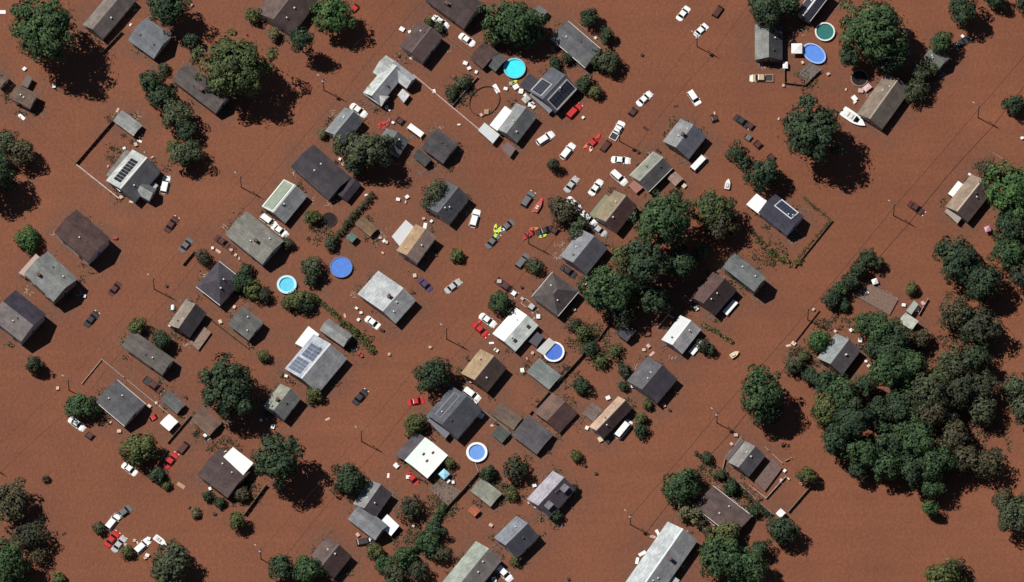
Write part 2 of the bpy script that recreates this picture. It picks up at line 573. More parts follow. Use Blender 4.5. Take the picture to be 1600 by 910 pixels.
h = add('b7', (828, 143), (862, 104), (902, 138), (868, 178), 'v', (.085, .088, .105), "dark house covered in solar panels", (.055, .055, .07), h=2.4, rise=1.8, cap=(.12, .12, .14))
panels(h, -.85, .05, .25, .9, 1, 5, 2, (.3, .31, .33), (.035, .038, .055))
panels(h, -.8, .85, .3, .92, -1, 8, 2, (.35, .34, .33), (.02, .021, .035))
slab(h, ((827, 149), (833, 142), (866, 170), (858, 178)), 1.4, (.17, .17, .19))
add('b8', (813, 134), (828, 115), (841, 126), (827, 146), 'u', (.05, .048, .062), "navy shed between the cyan pool and solar house", h=1.3, name="shed", cat="shed", vents=0)
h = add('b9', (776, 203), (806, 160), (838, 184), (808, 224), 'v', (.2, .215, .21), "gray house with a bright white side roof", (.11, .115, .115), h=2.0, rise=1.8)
slab(h, ((765, 196), (789, 166), (800, 174), (777, 205)), 2.35, WHITE)
slab(h, ((747, 204), (757, 192), (781, 211), (770, 225)), 1.5, (.5, .53, .53))
slab(h, ((784, 232), (793, 222), (806, 233), (797, 246)), 1.2, (.14, .095, .095), wall=True)
# upper right
add('c1', (1180, 94), (1179, 38), (1222, 39), (1223, 95), 'v', (.175, .18, .172), "gray house standing square to the frame, near the pools", (.05, .05, .055), h=2.0)  # dark right slope paints in the shadow of the neighbouring tree
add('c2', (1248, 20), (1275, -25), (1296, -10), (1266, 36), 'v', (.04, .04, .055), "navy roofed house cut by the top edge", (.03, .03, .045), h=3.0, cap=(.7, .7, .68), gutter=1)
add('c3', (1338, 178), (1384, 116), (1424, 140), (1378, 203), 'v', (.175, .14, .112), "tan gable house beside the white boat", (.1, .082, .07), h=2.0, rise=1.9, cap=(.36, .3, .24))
add('c4', (1444, 88), (1462, 72), (1484, 88), (1465, 116), 'u', (.125, .128, .115), "small gray house in the top right trees", h=2.0)
h = add('c5', (1478, 322), (1518, 272), (1548, 296), (1515, 352), 'v', (.225, .172, .13), "tan house under the big right edge tree", (.085, .06, .055), h=2.0, rise=2.0, cap=(.5, .42, .34))
slab(h, ((1476, 331), (1482, 322), (1503, 340), (1496, 350)), 1.4, (.3, .26, .22))
h = add('c6', (1184, 334), (1212, 303), (1256, 340), (1230, 368), 'u', (.043, .042, .058), "navy house with a white framed panel array", h=2.4, rise=1.6)
panels(h, -.5, .6, .14, .9, 1, 6, 2, (.72, .73, .75), (.05, .06, .095))
slab(h, ((1166, 320), (1182, 303), (1199, 315), (1187, 336)), 1.8, WHITE)
add('c7', (1036, 220), (1064, 186), (1102, 213), (1077, 252), 'v', (.19, .195, .2), "gray house with a white van at its end", (.09, .092, .115), h=2.2, rise=1.9, chimney=(.0, .15))  # bluish second slope is shadow put into the roof colour
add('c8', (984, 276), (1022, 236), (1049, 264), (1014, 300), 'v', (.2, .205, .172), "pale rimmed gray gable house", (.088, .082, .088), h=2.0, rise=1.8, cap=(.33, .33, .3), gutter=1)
add('c9', (1044, 279), (1055, 268), (1067, 280), (1055, 293), 'u', (.24, .17, .14), "pinkish tan shed beside the gray gable house", h=1.0, rise=.4, name="shed", cat="shed", vents=0)
h = add('c10', (926, 338), (960, 300), (997, 322), (964, 364), 'v', (.2, .165, .11), "tan gable house, shade-painted slope, beside the big green tree", (.06, .032, .032), h=2.2, rise=2.0, cap=(.3, .24, .19))  # maroon second slope has the sun-averted side's shade in its colour
slab(h, ((921, 335), (946, 304), (954, 309), (929, 342)), 1.6, (.2, .2, .12))
slab(h, ((982, 291), (996, 276), (1010, 289), (994, 303)), .8, (.28, .12, .1), "deck", posts=False)
# left
add('d1', (178, 190), (191, 171), (222, 198), (208, 214), 'u', (.22, .226, .22), "light gray shed at the end of a dark fence", h=1.2, name="shed", cat="shed", vents=0)
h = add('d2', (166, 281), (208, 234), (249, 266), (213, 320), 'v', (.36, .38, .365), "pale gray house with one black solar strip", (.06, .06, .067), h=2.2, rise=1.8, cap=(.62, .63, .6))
panels(h, -.75, .6, .22, .72, 1, 8, 2, None, (.012, .012, .018))
wing(h, ((212, 303), (225, 286), (246, 296), (233, 314)), 'u', 2.2, 1.3, (.12, .12, .125), (.27, .28, .27))
slab(h, ((166, 274), (196, 234), (206, 239), (174, 281)), 1.1, (.17, .16, .15), mat=m_roof((.17, .16, .15)))
slab(h, ((229, 300), (241, 285), (247, 290), (235, 306)), 1.3, (.33, .34, .34))
slab(h, ((180, 293), (184, 290), (191, 296), (187, 300)), 1.9, WHITE, "awning", posts=False)
add('d3', (84, 364), (120, 328), (173, 374), (138, 409), 'u', (.066, .041, .038), "dark maroon house near the left edge", h=3.8, rise=1.6)
h = add('d4', (40, 428), (75, 392), (120, 437), (83, 474), 'u', (.155, .162, .156), "gray house with a pink porch at the left edge", h=3.8, rise=1.8, chimney=(-.4, -.5))
slab(h, ((29, 427), (56, 397), (62, 402), (38, 432)), 2.2, (.4, .29, .25))
add('d5', (-12, 498), (25, 450), (68, 493), (34, 537), 'u', (.04, .035, .048), "gray and purple house at the left edge", (.135, .118, .115), h=3.8, rise=2.0)
add('d6', (265, 508), (288, 468), (322, 490), (296, 530), 'v', (.205, .175, .145), "tan gable house, shade-painted slope, with a wooden deck", (.05, .042, .046), h=2.0, rise=2.0)  # black slope: shading on the side away from the sun, as colour
slab(G['d6'], ((296, 536), (318, 510), (330, 520), (310, 548)), .5, (.22, .15, .12), "deck", posts=False, mat=m_wood((.22, .15, .12)))
add('d7', (194, 537), (210, 516), (270, 562), (252, 592), 'u', (.112, .1, .09), "narrow gray brown house right of a round bush", h=2.4)
h = add('d8', (355, 366), (384, 330), (444, 377), (408, 416), 'u', (.17, .166, .146), "large gray green house with a dark chimney", h=2.8, rise=1.5, chimney=(.2, -.2))
add('d9', (308, 448), (343, 406), (374, 438), (346, 480), 'u', (.056, .05, .06), "slate black house below the junk row", h=2.4, hip=True, gutter=1)
add('d10', (358, 506), (379, 479), (412, 504), (388, 535), 'u', (.1, .101, .096), "plain gray box house below the cyan rimmed pool", h=2.0, rise=.9)
add('d11', (590, 226), (602, 200), (640, 221), (622, 246), 'v', (.12, .126, .126), "gray house behind the gray green tree", (.09, .094, .1), h=2.0)
h = add('d12', (453, 260), (490, 229), (550, 276), (514, 314), 'u', (.047, .041, .047), "large black roofed house in the upper left middle", h=1.6, rise=1.4)
wing(h, ((526, 303), (548, 277), (563, 288), (544, 317)), 'v', 1.4, .8, (.044, .036, .045), (.036, .03, .04))
h = add('d13', (410, 322), (444, 281), (479, 305), (446, 353), 'v', (.27, .29, .25), "pale house with a white rimmed greenish slope", (.165, .17, .175), h=1.8, rise=1.6, cap=(.4, .42, .4))
panels(h, -.93, .93, .16, .92, 1, 1, 1, (.62, .64, .58), (.24, .28, .22))
add('d14', (554, 350), (566, 340), (592, 357), (578, 371), 'u', (.15, .1, .062), "tan brown shed beside the long hedge", h=1.0, rise=.5, name="shed", cat="shed", vents=0)
add('d15', (541, 372), (549, 362), (558, 371), (550, 381), 'u', (.09, .15, .13), "tiny teal shed near the blue pool", h=1.2, rise=.3, name="shed", cat="shed", vents=0)
# middle
add('e1', (660, 232), (682, 200), (716, 227), (692, 257), 'u', (.062, .057, .06), "black square house with a white car behind", h=2.0, rise=1.2)
add('e2', (646, 244), (656, 231), (672, 251), (664, 263), 'u', (.055, .055, .055), "small dark shed beside the black square house", h=1.4, name="shed", cat="shed", vents=0)
add('e3', (668, 322), (697, 285), (732, 307), (703, 355), 'v', (.085, .09, .1), "dark slate house wrapped by a leafless tree", (.05, .05, .058), h=2.4, rise=1.8, cap=(.11, .11, .12))
h = add('e4', (619, 393), (650, 350), (681, 372), (652, 412), 'v', (.3, .205, .125), "orange tan house with a white slatted porch", (.17, .125, .105), h=2.8, rise=1.2)
slab(h, ((612, 370), (634, 344), (649, 357), (625, 386)), 1.8, (.6, .6, .58), mat=m_roof((.52, .53, .52)))
h = add('e5', (564, 455), (590, 424), (648, 467), (616, 514), 'v', (.36, .38, .385), "pale gray wide house in the middle", (.2, .205, .21), h=2.2, rise=1.6, off=-.32, cap=(.42, .44, .44), chimney=(-.0, .15))
h = add('e6', (446, 578), (488, 522), (546, 562), (495, 613), 'v', (.33, .36, .4), "mottled white house with a bright white annex", (.165, .168, .175), h=2.0, rise=1.7, cap=(.6, .62, .64))
panels(h, -.88, -.2, .2, .9, 1, 4, 2, None, (.11, .13, .18))
panels(h, -.1, .6, .12, .8, 1, 4, 2, None, (.09, .11, .16))
slab(h, ((461, 537), (482, 510), (499, 523), (480, 547)), 1.9, WHITE)
wing(h, ((499, 516), (514, 499), (551, 524), (537, 543)), 'u', 2.0, 1.2, (.2, .2, .195), (.24, .245, .24))
add('e7', (832, 466), (864, 422), (902, 458), (872, 494), 'v', (.075, .064, .062), "dark brown hipped house above the white house", (.05, .042, .045), h=2.4, hip=True, rise=1.8, cap=(.13, .11, .1), gutter=1)
add('e8', (876, 400), (908, 358), (948, 388), (916, 432), 'v', (.175, .185, .195), "slate blue gable house beside the big trees", (.068, .066, .08), h=2.2, rise=1.9)
h = add('e9', (770, 521), (806, 481), (840, 508), (806, 552), 'v', WHITE, "white house with dark skylights", (.36, .39, .37), h=1.8, rise=.8)
for fx, fy in ((-.55, -.5), (.55, -.55)):
    x, y, z = h['onroof'](fx, fy)
    b = MB(); b.box(-.4, .4, -.35, .35, -.25, .2); b.build("skylight", m_plain((.03, .03, .035), .3, .1, name="skylight_glass"), h['roof'], (x, y, z))
slab(h, ((825, 533), (838, 518), (850, 527), (838, 543)), 1.0, (.06, .055, .07), "awning")
slab(h, ((838, 548), (858, 528), (868, 536), (850, 556)), .55, (.45, .45, .43), "deck", posts=False)
add('e10', (1130, 417), (1148, 397), (1198, 434), (1178, 458), 'u', (.12, .13, .13), "gray house alone right of the big trees", h=4.0, rise=1.2)
add('e11', (1085, 466), (1113, 420), (1147, 456), (1118, 496), 'v', (.085, .053, .048), "maroon gable house with a white van beside", (.032, .022, .022), h=2.2, rise=1.8)  # near-black second slope is mostly shade mixed into the roof colour
add('e12', (1032, 533), (1064, 492), (1095, 517), (1067, 552), 'v', (.55, .57, .57), "white sloped gable house under the tree shadow", (.27, .265, .27), h=2.0, rise=1.5, cap=(.75, .76, .74))
add('e13', (963, 520), (975, 503), (993, 518), (979, 536), 'u', (.062, .057, .064), "small black house in the big trees' shadow", h=1.6)
# right
add('f1', (1276, 560), (1306, 522), (1346, 548), (1316, 586), 'v', (.2, .22, .215), "gray green gable house above the grove", (.072, .066, .072), h=2.2, rise=1.8, cap=(.26, .28, .27))
h = add('f2', (1408, 503), (1414, 486), (1434, 504), (1424, 518), 'u', (.4, .42, .37), "small pale roofed house in the right hand grove", h=2.0, rise=.6, vents=0)
slab(h, ((1416, 486), (1428, 470), (1435, 476), (1424, 492)), 1.4, (.3, .32, .28))
slab(h, ((1330, 459), (1362, 445), (1404, 467), (1390, 493)), .25, (.16, .105, .08), "patio", thick=.1, posts=False, mat=m_wood((.16, .105, .082)))
# lower left
add('g1', (151, 627), (182, 595), (228, 631), (194, 668), 'u', (.085, .086, .091), "dark gray house with white trim beside the round tree", h=2.2, rise=1.5, gutter=1)
add('g2', (250, 624), (265, 612), (290, 632), (277, 649), 'u', (.1, .102, .1), "gray shed behind the white square shed", h=1.1, name="shed", cat="shed", vents=0)
add('g3', (251, 661), (264, 647), (278, 659), (264, 676), 'u', WHITE, "white square shed", label="bright white square shed beside a small red car", h=1.4, rise=.3, name="shed", cat="shed", vents=0, side=(.6, .6, .58))
add('g4', (298, 656), (318, 638), (346, 661), (327, 684), 'u', (.13, .085, .064), "low brown garage beside the lower left dark tree", h=1.2, rise=.7, name="garage", cat="garage", vents=0)
add('g5', (412, 634), (438, 600), (470, 622), (444, 658), 'v', (.215, .225, .185), "gray green gable house below the mottled house", (.125, .128, .125), h=2.4, rise=1.6, chimney=(-.2, .3))
h = add('g6', (312, 742), (341, 700), (392, 738), (353, 780), 'u', (.072, .052, .05), "brown house with a white canopy roof", h=2.2, rise=1.5)
slab(h, ((349, 714), (364, 699), (396, 724), (380, 743)), 2.9, WHITE, "canopy")
add('g7', (482, 873), (509, 841), (549, 868), (522, 906), 'v', (.1, .072, .066), "maroon house at the bottom edge", (.046, .027, .027), h=2.2, rise=1.6, cap=(.16, .12, .11))
slab(G['g7'], ((514, 897), (523, 887), (527, 890), (518, 900)), 1.7, WHITE, "awning", posts=False)
h = add('g8', (548, 788), (580, 752), (613, 772), (588, 808), 'v', (.195, .2, .2), "two winged gray house with a white square roof", (.058, .05, .056), h=2.2, rise=1.7)
wing(h, ((544, 812), (564, 788), (606, 822), (586, 845)), 'u', 2.2, 1.6, (.17, .175, .19), (.19, .195, .205))
slab(h, ((591, 820), (605, 804), (624, 822), (611, 838)), 1.5, (.74, .79, .84))
# lower middle
add('h1', (722, 583), (750, 545), (791, 575), (761, 615), 'v', (.28, .205, .125), "tan gable house, shade-painted slope, below the white house", (.052, .036, .032), h=2.2, rise=1.9, cap=(.36, .28, .2))  # dark brown slope is the tan roof with its shade painted in
h = add('h2', (668, 648), (707, 602), (750, 640), (716, 690), 'v', (.085, .088, .105), "big slate blue house beside the red car", (.05, .05, .062), h=2.6, rise=1.6)
panels(h, -.7, .75, .35, .6, 1, 6, 1, (.125, .13, .15), (.075, .078, .095))
slab(h, ((664, 654), (672, 645), (704, 676), (696, 686)), 1.6, (.14, .14, .16))
add('h3', (824, 580), (842, 562), (878, 586), (857, 612), 'u', (.15, .166, .16), "gray teal garage below the blue deck pool", h=1.0, rise=.5, name="garage", cat="garage", vents=0)
add('h4', (768, 648), (782, 630), (816, 654), (802, 674), 'u', (.115, .085, .068), "nearly drowned dull brown garage", h=.5, rise=.5, name="garage", cat="garage", vents=0)
add('h5', (803, 680), (825, 648), (863, 680), (838, 714), 'u', (.077, .07, .077), "slate garage between two drowned brown ones", h=1.3, rise=.8, name="garage", cat="garage", vents=0)
add('h6', (834, 645), (864, 614), (902, 646), (875, 678), 'v', (.13, .083, .068), "drowned maroon gable garage", (.055, .031, .031), h=.9, rise=1.1, name="garage", cat="garage", vents=0)
add('h7', (769, 679), (781, 664), (798, 678), (784, 694), 'u', (.065, .075, .07), "little dark teal shed beside the slate garage", h=.8, rise=.3, name="shed", cat="shed", vents=0)
h = add('h8', (634, 720), (664, 682), (698, 712), (668, 750), 'v', (.58, .66, .62), "white flat roofed house", (.8, .8, .78), label="big flat bright white roofed house beside a round blue pool", h=2.2, rise=.45, off=.35, vents=0)
for fx, fy in ((.5, -.35), (-.15, -.4), (.05, -.05)):
    x, y, z = h['onroof'](fx, fy)
    b = MB(); b.box(-.35, .35, -.18, .18, -.2, .16); b.build("skylight", m_plain((.04, .04, .035), .4, .1, name="skylight_glass"), h['roof'], (x, y, z))
slab(h, ((617, 712), (650, 675), (664, 684), (633, 721)), 1.5, (.085, .077, .088), "wing_roof", wall=True, mat=m_roof((.085, .077, .088)))
add('h9', (912, 646), (925, 629), (942, 641), (926, 662), 'u', (.13, .1, .088), "drowned gray brown shed by the pink tan house", h=.6, rise=.3, name="shed", cat="shed", vents=0)
add('h10', (979, 597), (1012, 556), (1058, 594), (1027, 630), 'v', (.09, .09, .096), "black gable house near the lower middle", (.042, .036, .046), h=2.2, rise=1.8)
add('h11', (922, 668), (965, 618), (986, 638), (943, 688), 'v', (.4, .28, .205), "pink tan gable house, shade-painted slope", (.057, .037, .038), h=2.0, rise=1.7, cap=(.5, .38, .28))  # maroon slope is tan roofing with the far side's shade coloured in
add('h12', (736, 766), (753, 747), (784, 771), (766, 795), 'u', (.2, .202, .165), "gray green flat garage below the round blue pool", h=1.1, rise=.5, name="garage", cat="garage", vents=0)
add('h13', (731, 798), (740, 789), (750, 799), (742, 809), 'u', (.32, .1, .055), "tiny orange brown shed", label="tiny orange brown shed in front of the gray green garage", h=.7, rise=.25, name="shed", cat="shed", vents=0)
h = add('h14', (824, 780), (864, 735), (897, 765), (860, 812), 'v', (.3, .285, .315), "lilac gray gable house, shade-painted slope", (.057, .047, .06), h=2.4, rise=2.0)  # purple slope: the lilac roof with shade painted into it
for fx in (-.6, .6):
    x, y, z = h['onroof'](fx, -.45)
    b = MB(); b.box(-.9, .9, -.8, .7, -.8, .45); b.build("dormer", m_roof((.17, .16, .18)), h['roof'], (x, y, z))
add('h15', (771, 842), (808, 805), (842, 840), (808, 872), 'v', (.165, .175, .2), "blue gray gable house in the bottom middle", (.05, .048, .06), h=2.4, rise=1.9)
add('h16', (684, 914), (746, 848), (782, 874), (730, 948), 'v', (.25, .28, .24), "green gray house at the bottom edge", (.135, .122, .115), h=2.2, rise=1.6)
# lower right
h = add('i1', (1138, 722), (1164, 690), (1196, 712), (1170, 747), 'v', (.2, .19, .18), "damaged gray house with a brown deck", (.07, .064, .07), h=2.0, rise=1.5)
slab(h, ((1179, 753), (1207, 717), (1222, 732), (1195, 768)), .5, (.13, .085, .075), "deck", posts=False, mat=m_wood((.13, .085, .075)))
slab(h, ((1132, 716), (1158, 684), (1163, 689), (1138, 721)), 1.3, (.1, .08, .08))
add('i2', (1088, 792), (1114, 758), (1174, 808), (1146, 842), 'u', (.088, .062, .058), "brown house between the lower right hedges", h=1.6, rise=1.0, gutter=1)
h = add('i3', (968, 920), (1046, 815), (1090, 847), (1020, 945), 'v', (.38, .41, .415), "long silver gray house at the bottom edge", (.165, .17, .178), h=2.2, rise=1.6, cap=(.75, .76, .75), chimney=(.2, -.4))
slab(h, ((1036, 912), (1046, 896), (1062, 907), (1052, 922)), 1.5, (.36, .35, .34))
add('i4', (1212, 803), (1220, 795), (1228, 802), (1220, 810), 'u', WHITE, "small white shed at the fence corner", h=1.2, rise=.3, name="shed", cat="shed", vents=0, side=(.6, .6, .58))

def deck(pts, z, col, label):
    Q = [at(p[0], p[1], z) for p in pts]
    c = sum(Q, Vector((0, 0))) / len(Q)
    root = empty("wooden_deck", (c.x, c.y, 0)); tag(root, label, "deck")
    q = [(p.x - c.x, p.y - c.y) for p in Q]
    if sum(q[i][0] * q[(i + 1) % 4][1] - q[(i + 1) % 4][0] * q[i][1] for i in range(4)) < 0: q.reverse()
    b = MB(); b.hexa([(x, y, z - .08) for x, y in q], [(x, y, z) for x, y in q]); b.build("boards", m_wood(col), root)
    for x, y in q:
        b = MB(); b.box(x * .95 - .06, x * .95 + .06, y * .95 - .06, y * .95 + .06, -.8, z - .083); b.build("post", m_wood(sc(col, .8)), root)
    for i in (0, 2):
        p0, p1 = q[i], q[(i + 1) % 4]
        b = MB(); b.tube((p0[0] * .97, p0[1] * .97, z + .75), (p1[0] * .97, p1[1] * .97, z + .75), .04, .04, 6); b.build("handrail", m_wood(sc(col, 1.3)), root)
deck(((670, 764), (690, 750), (720, 768), (700, 790)), .22, (.15, .105, .085), "brown flooded deck below the light blue diamond canopy")
deck(((1246, 117), (1266, 98), (1285, 109), (1262, 129)), .2, (.13, .105, .095), "gray brown deck inside the dark boxed fence by the pools")
deck(((644, 660), (652, 650), (662, 658), (654, 668)), .3, (.2, .18, .16), "little gray landing in front of the big slate blue house")

# ------------------------------------------------------------------ setting: the flood
nx, ny, cell = 200, 124, 1.5
gx = (np.arange(nx + 1) - nx / 2) * cell
gy = (np.arange(ny + 1) - ny / 2) * cell
GX, GY = np.meshgrid(gx, gy, indexing='xy')
SHAL = np.zeros_like(GX)
for H in G.values():
    ca, sa = math.cos(H['a']), math.sin(H['a'])
    dx, dy = GX - H['c'].x, GY - H['c'].y
    lx, ly = np.abs(dx * ca + dy * sa) - H['hx'], np.abs(-dx * sa + dy * ca) - H['hy']
    d = np.hypot(np.maximum(lx, 0), np.maximum(ly, 0))
    SHAL = np.maximum(SHAL, np.clip(1 - d / 6.5, 0, 1) ** 1.1 * .95)
for px, py, r, k in ((870, 575, 40, .8), (925, 535, 45, .8), (760, 735, 45, .8), (690, 780, 40, .9), (725, 130, 45, .7), (1260, 112, 40, .8), (1300, 120, 40, .6), (1370, 470, 50, .8), (1250, 560, 45, .7), (1390, 560, 70, .8),
                     (1180, 745, 60, .8), (1110, 780, 60, .8), (900, 340, 60, .7), (985, 290, 40, .8), (860, 400, 50, .6), (800, 560, 40, .6), (620, 300, 70, .6), (480, 460, 70, .7), (520, 360, 50, .6), (350, 410, 60, .6), (560, 400, 40, .5),
                     (230, 640, 50, .6), (300, 690, 45, .7), (380, 760, 50, .7), (640, 860, 70, .8), (1050, 480, 70, .8), (1000, 530, 50, .7), (1500, 620, 110, .6), (30, 830, 70, .5), (205, 290, 50, .7), (790, 690, 60, .6), (1240, 360, 55, .7), (1530, 260, 50, .6), (640, 130, 60, .4)):
    c = at(px, py)
    d = np.hypot(GX - c.x, GY - c.y) / (r * PXM)
    SHAL = np.maximum(SHAL, np.clip(1.25 - d, 0, 1) * k)
me = bpy.data.meshes.new("flood_water")
V = [(x, y, 0.0) for y in gy for x in gx]
F = [(j * (nx + 1) + i, j * (nx + 1) + i + 1, (j + 1) * (nx + 1) + i + 1, (j + 1) * (nx + 1) + i) for j in range(ny) for i in range(nx)]
k = len(V)
x0, x1, y0, y1 = gx[0], gx[-1], gy[0], gy[-1]
B = 6000.0
V += [(-B, -B, 0), (B, -B, 0), (B, B, 0), (-B, B, 0)]
c00, c10, c11, c01 = 0, nx, (ny + 1) * (nx + 1) - 1, ny * (nx + 1)
F += [(k, k + 1, c10, c00), (k + 1, k + 2, c11, c10), (k + 2, k + 3, c01, c11), (k + 3, k, c00, c01)]
me.from_pydata(V, [], F)
at_ = me.attributes.new("shallow", 'FLOAT', 'POINT')
at_.data.foreach_set("value", np.concatenate([SHAL.ravel(), np.zeros(4)]).astype(np.float32))
me.materials.append(m_flood())
fw = put("flood_water", me)
fw["kind"] = "structure"
# ------------------------------------------------------------------ trees, shrubs, hedges
TONE = {
    'green': ((0.0475, 0.0858, 0.0398), "green leafy"),
    'bright': ((0.0561, 0.1121, 0.0416), "bright green"),
    'dark': ((0.0388, 0.0624, 0.0362), "dark green"),
    'olive': ((0.0885, 0.1053, 0.0416), "olive green"),
    'gray': ((0.0669, 0.0819, 0.0489), "gray green"),
    'pale': ((0.1402, 0.1364, 0.0769), "pale dry"),
    'mid': ((0.0669, 0.0896, 0.0407), "soft green"),
    'brown': ((0.0733, 0.0682, 0.0425), "thin brownish"),
    'maroon': ((0.0453, 0.0526, 0.0344), "dark brownish"),
}

def leaf_quads(P, Nn, size, rng):
    n = len(P)
    t = rng.normal(size=(n, 3))
    t -= Nn * np.sum(t * Nn, 1, keepdims=True)
    t /= np.linalg.norm(t, axis=1, keepdims=True) + 1e-9
    bt = np.cross(Nn, t)
    s = size * rng.uniform(.6, 1.25, (n, 1))
    w = s * rng.uniform(.55, 1.0, (n, 1))
    V = np.empty((n, 4, 3))
    V[:, 0] = P - t * s * .55 - bt * w * .12
    V[:, 1] = P - bt * w * .5 + t * s * .05
    V[:, 2] = P + t * s * .55 + Nn * s * .12
    V[:, 3] = P + bt * w * .5 + t * s * .02
    return V.reshape(-1, 3)

def mesh_quads(name, V, mat):
    nv = len(V); nf = nv // 4
    me = bpy.data.meshes.new(name)
    me.vertices.add(nv); me.vertices.foreach_set("co", V.astype(np.float32).ravel())
    me.loops.add(nv); me.loops.foreach_set("vertex_index", np.arange(nv, dtype=np.int32))
    me.polygons.add(nf)
    me.polygons.foreach_set("loop_start", np.arange(0, nv, 4, dtype=np.int32))
    try: me.polygons.foreach_set("loop_total", np.full(nf, 4, dtype=np.int32))
    except Exception: pass
    me.materials.append(mat)
    me.update(calc_edges=True)
    me.validate()
    return me

def crown_points(rx, ry, rz, rng, leaf, fill=1.0, conif=False):
    """leaf positions and normals, gathered in branch clumps over an uneven crown"""
    R = (rx * ry * rz) ** (1 / 3)
    K = max(6, int(8 + R * R * 1.2))
    Ps, Ns, Ss = [], [], []
    ga = rng.uniform(0, 6.28)
    for i in range(K):
        zz = 1 - (i + .5) / K * 1.6
        th = ga + i * 2.39996 + rng.uniform(-.35, .35)
        rr = math.sqrt(max(0, 1 - zz * zz))
        d = np.array([rr * math.cos(th), rr * math.sin(th), zz])
        lr = R * 1.65 / math.sqrt(K) * rng.uniform(.65, 1.3)
        bulge = 1 + .17 * math.sin(2 * th + ga) * rr + .15 * math.sin(5 * th + 3 * ga + 2 * zz) * rr
        k = rng.uniform(.52, .93) * bulge
        if conif: k *= (1 - .65 * max(0, zz))
        c = d * np.array([rx, ry, rz]) * k
        n = int(fill * 22 * lr * lr / (leaf * leaf))
        q = rng.normal(size=(n, 3)); q /= np.linalg.norm(q, axis=1, keepdims=True)
        q = q[(q @ d > -.5)]
        P = c + q * lr * rng.uniform(.7, 1.06, (len(q), 1)) * np.array([1, 1, .9])
        m = q * .85 + d * .6 + rng.normal(size=q.shape) * .3 + np.array([0, 0, .1])
        Ps.append(P); Ns.append(m / np.linalg.norm(m, axis=1, keepdims=True)); Ss.append(np.ones(len(q)))
    # a few stray outer sprigs
    n = int(K * 5 * fill)
    q = rng.normal(size=(n, 3)); q /= np.linalg.norm(q, axis=1, keepdims=True)
    Ps.append(q * np.array([rx, ry, rz]) * rng.uniform(.8, 1.06, (n, 1))); Ns.append(q); Ss.append(np.ones(n))
    # inner leaves that close the crown
    n = int(fill * 8.0 * R * R / (leaf * leaf))
    q = rng.normal(size=(n, 3)); q /= np.linalg.norm(q, axis=1, keepdims=True)
    m = q * .4 + rng.normal(size=q.shape) * .4 + np.array([0, 0, .6])
    Ps.append(q * np.array([rx, ry, rz]) * rng.uniform(.1, .74, (n, 1))); Ns.append(m / np.linalg.norm(m, axis=1, keepdims=True)); Ss.append(np.full(n, 1.55))
    return np.concatenate(Ps), np.concatenate(Ns), np.concatenate(Ss)

NTREE = 0
def tree(px, py, r, hc=None, tone='green', asp=1.0, rzk=None, fill=1.0, label=None, conif=False, rot=0.0, kind=None):
    """r: crown radius in photo pixels; hc: height of the crown's middle above the water in metres"""
    global NTREE
    NTREE += 1
    rng = np.random.default_rng(1000 + NTREE)
    R = r * PXM
    bush = kind == 'bush' or (kind is None and r < 14.5)
    if hc is None: hc = R * (.75 if bush else 1.0) if r < 27 else R * .45 + 4.6
    if tone in ('brown', 'maroon') and fill == 1.0: fill = .75
    c = at(px, py, hc)
    rz = R * (rzk if rzk else (.85 if r < 27 else .82))
    rz = min(rz, hc * 1.0 + .3)
    leaf = .34 if r < 10 else .44 if r < 20 else .56 if r < 34 else .66
    P, Nn, Sz = crown_points(R * asp, R / asp, rz, rng, leaf, fill, conif)
    if rot:
        cr, sr = math.cos(rot), math.sin(rot)
        M = np.array([[cr, -sr, 0], [sr, cr, 0], [0, 0, 1]])
        P, Nn = P @ M.T, Nn @ M.T
    keep = P[:, 2] + hc > .05
    P, Nn, Sz = P[keep], Nn[keep], Sz[keep]
    base, look = TONE[tone]
    jit = rng.uniform(.92, 1.08)
    what = "shrub" if bush else "conifer tree" if conif else "tree"
    root = empty("shrub" if bush else "conifer_tree" if conif else "broadleaf_tree", (c.x, c.y, 0), 0)
    if label is None:
        sz = "small " if (r < 10 and bush) or (14.5 <= r < 20 and not bush) else "big " if r >= 40 else ""
        label = where(px, py, f"{sz}{look} {what}")
    tag(root, label, "shrub" if bush else "tree")
    put("crown", mesh_quads("crown", leaf_quads(P, Nn, leaf * Sz[:, None], rng), m_leaf(base)), root, (0, 0, hc))
    b = MB()
    tr = max(.06, R * .05)
    top = hc + rz * .35
    b.chain([(0, 0, -.95), (tr * .3, 0, hc * .4), (-tr * .4, tr * .4, hc), (0, 0, top)], [tr * 1.25, tr, tr * .7, tr * .15], 7)
    nl = 3 if bush else 6
    for i in range(nl):
        th = i / nl * 6.283 + rng.uniform(-.4, .4)
        z0 = max(.1, hc - rz * rng.uniform(.2, .9))
        e = Vector((math.cos(th) * R * .7 * asp, math.sin(th) * R * .7 / asp, hc + rz * rng.uniform(-.1, .5)))
        s = Vector((0, 0, z0))
        mid = s.lerp(e, .5) + Vector((0, 0, .12 * R))
        b.chain([s, mid, e], [tr * .55, tr * .35, tr * .08], 5)
    b.build("stem" if bush else "trunk", m_bark(), root)
    return root

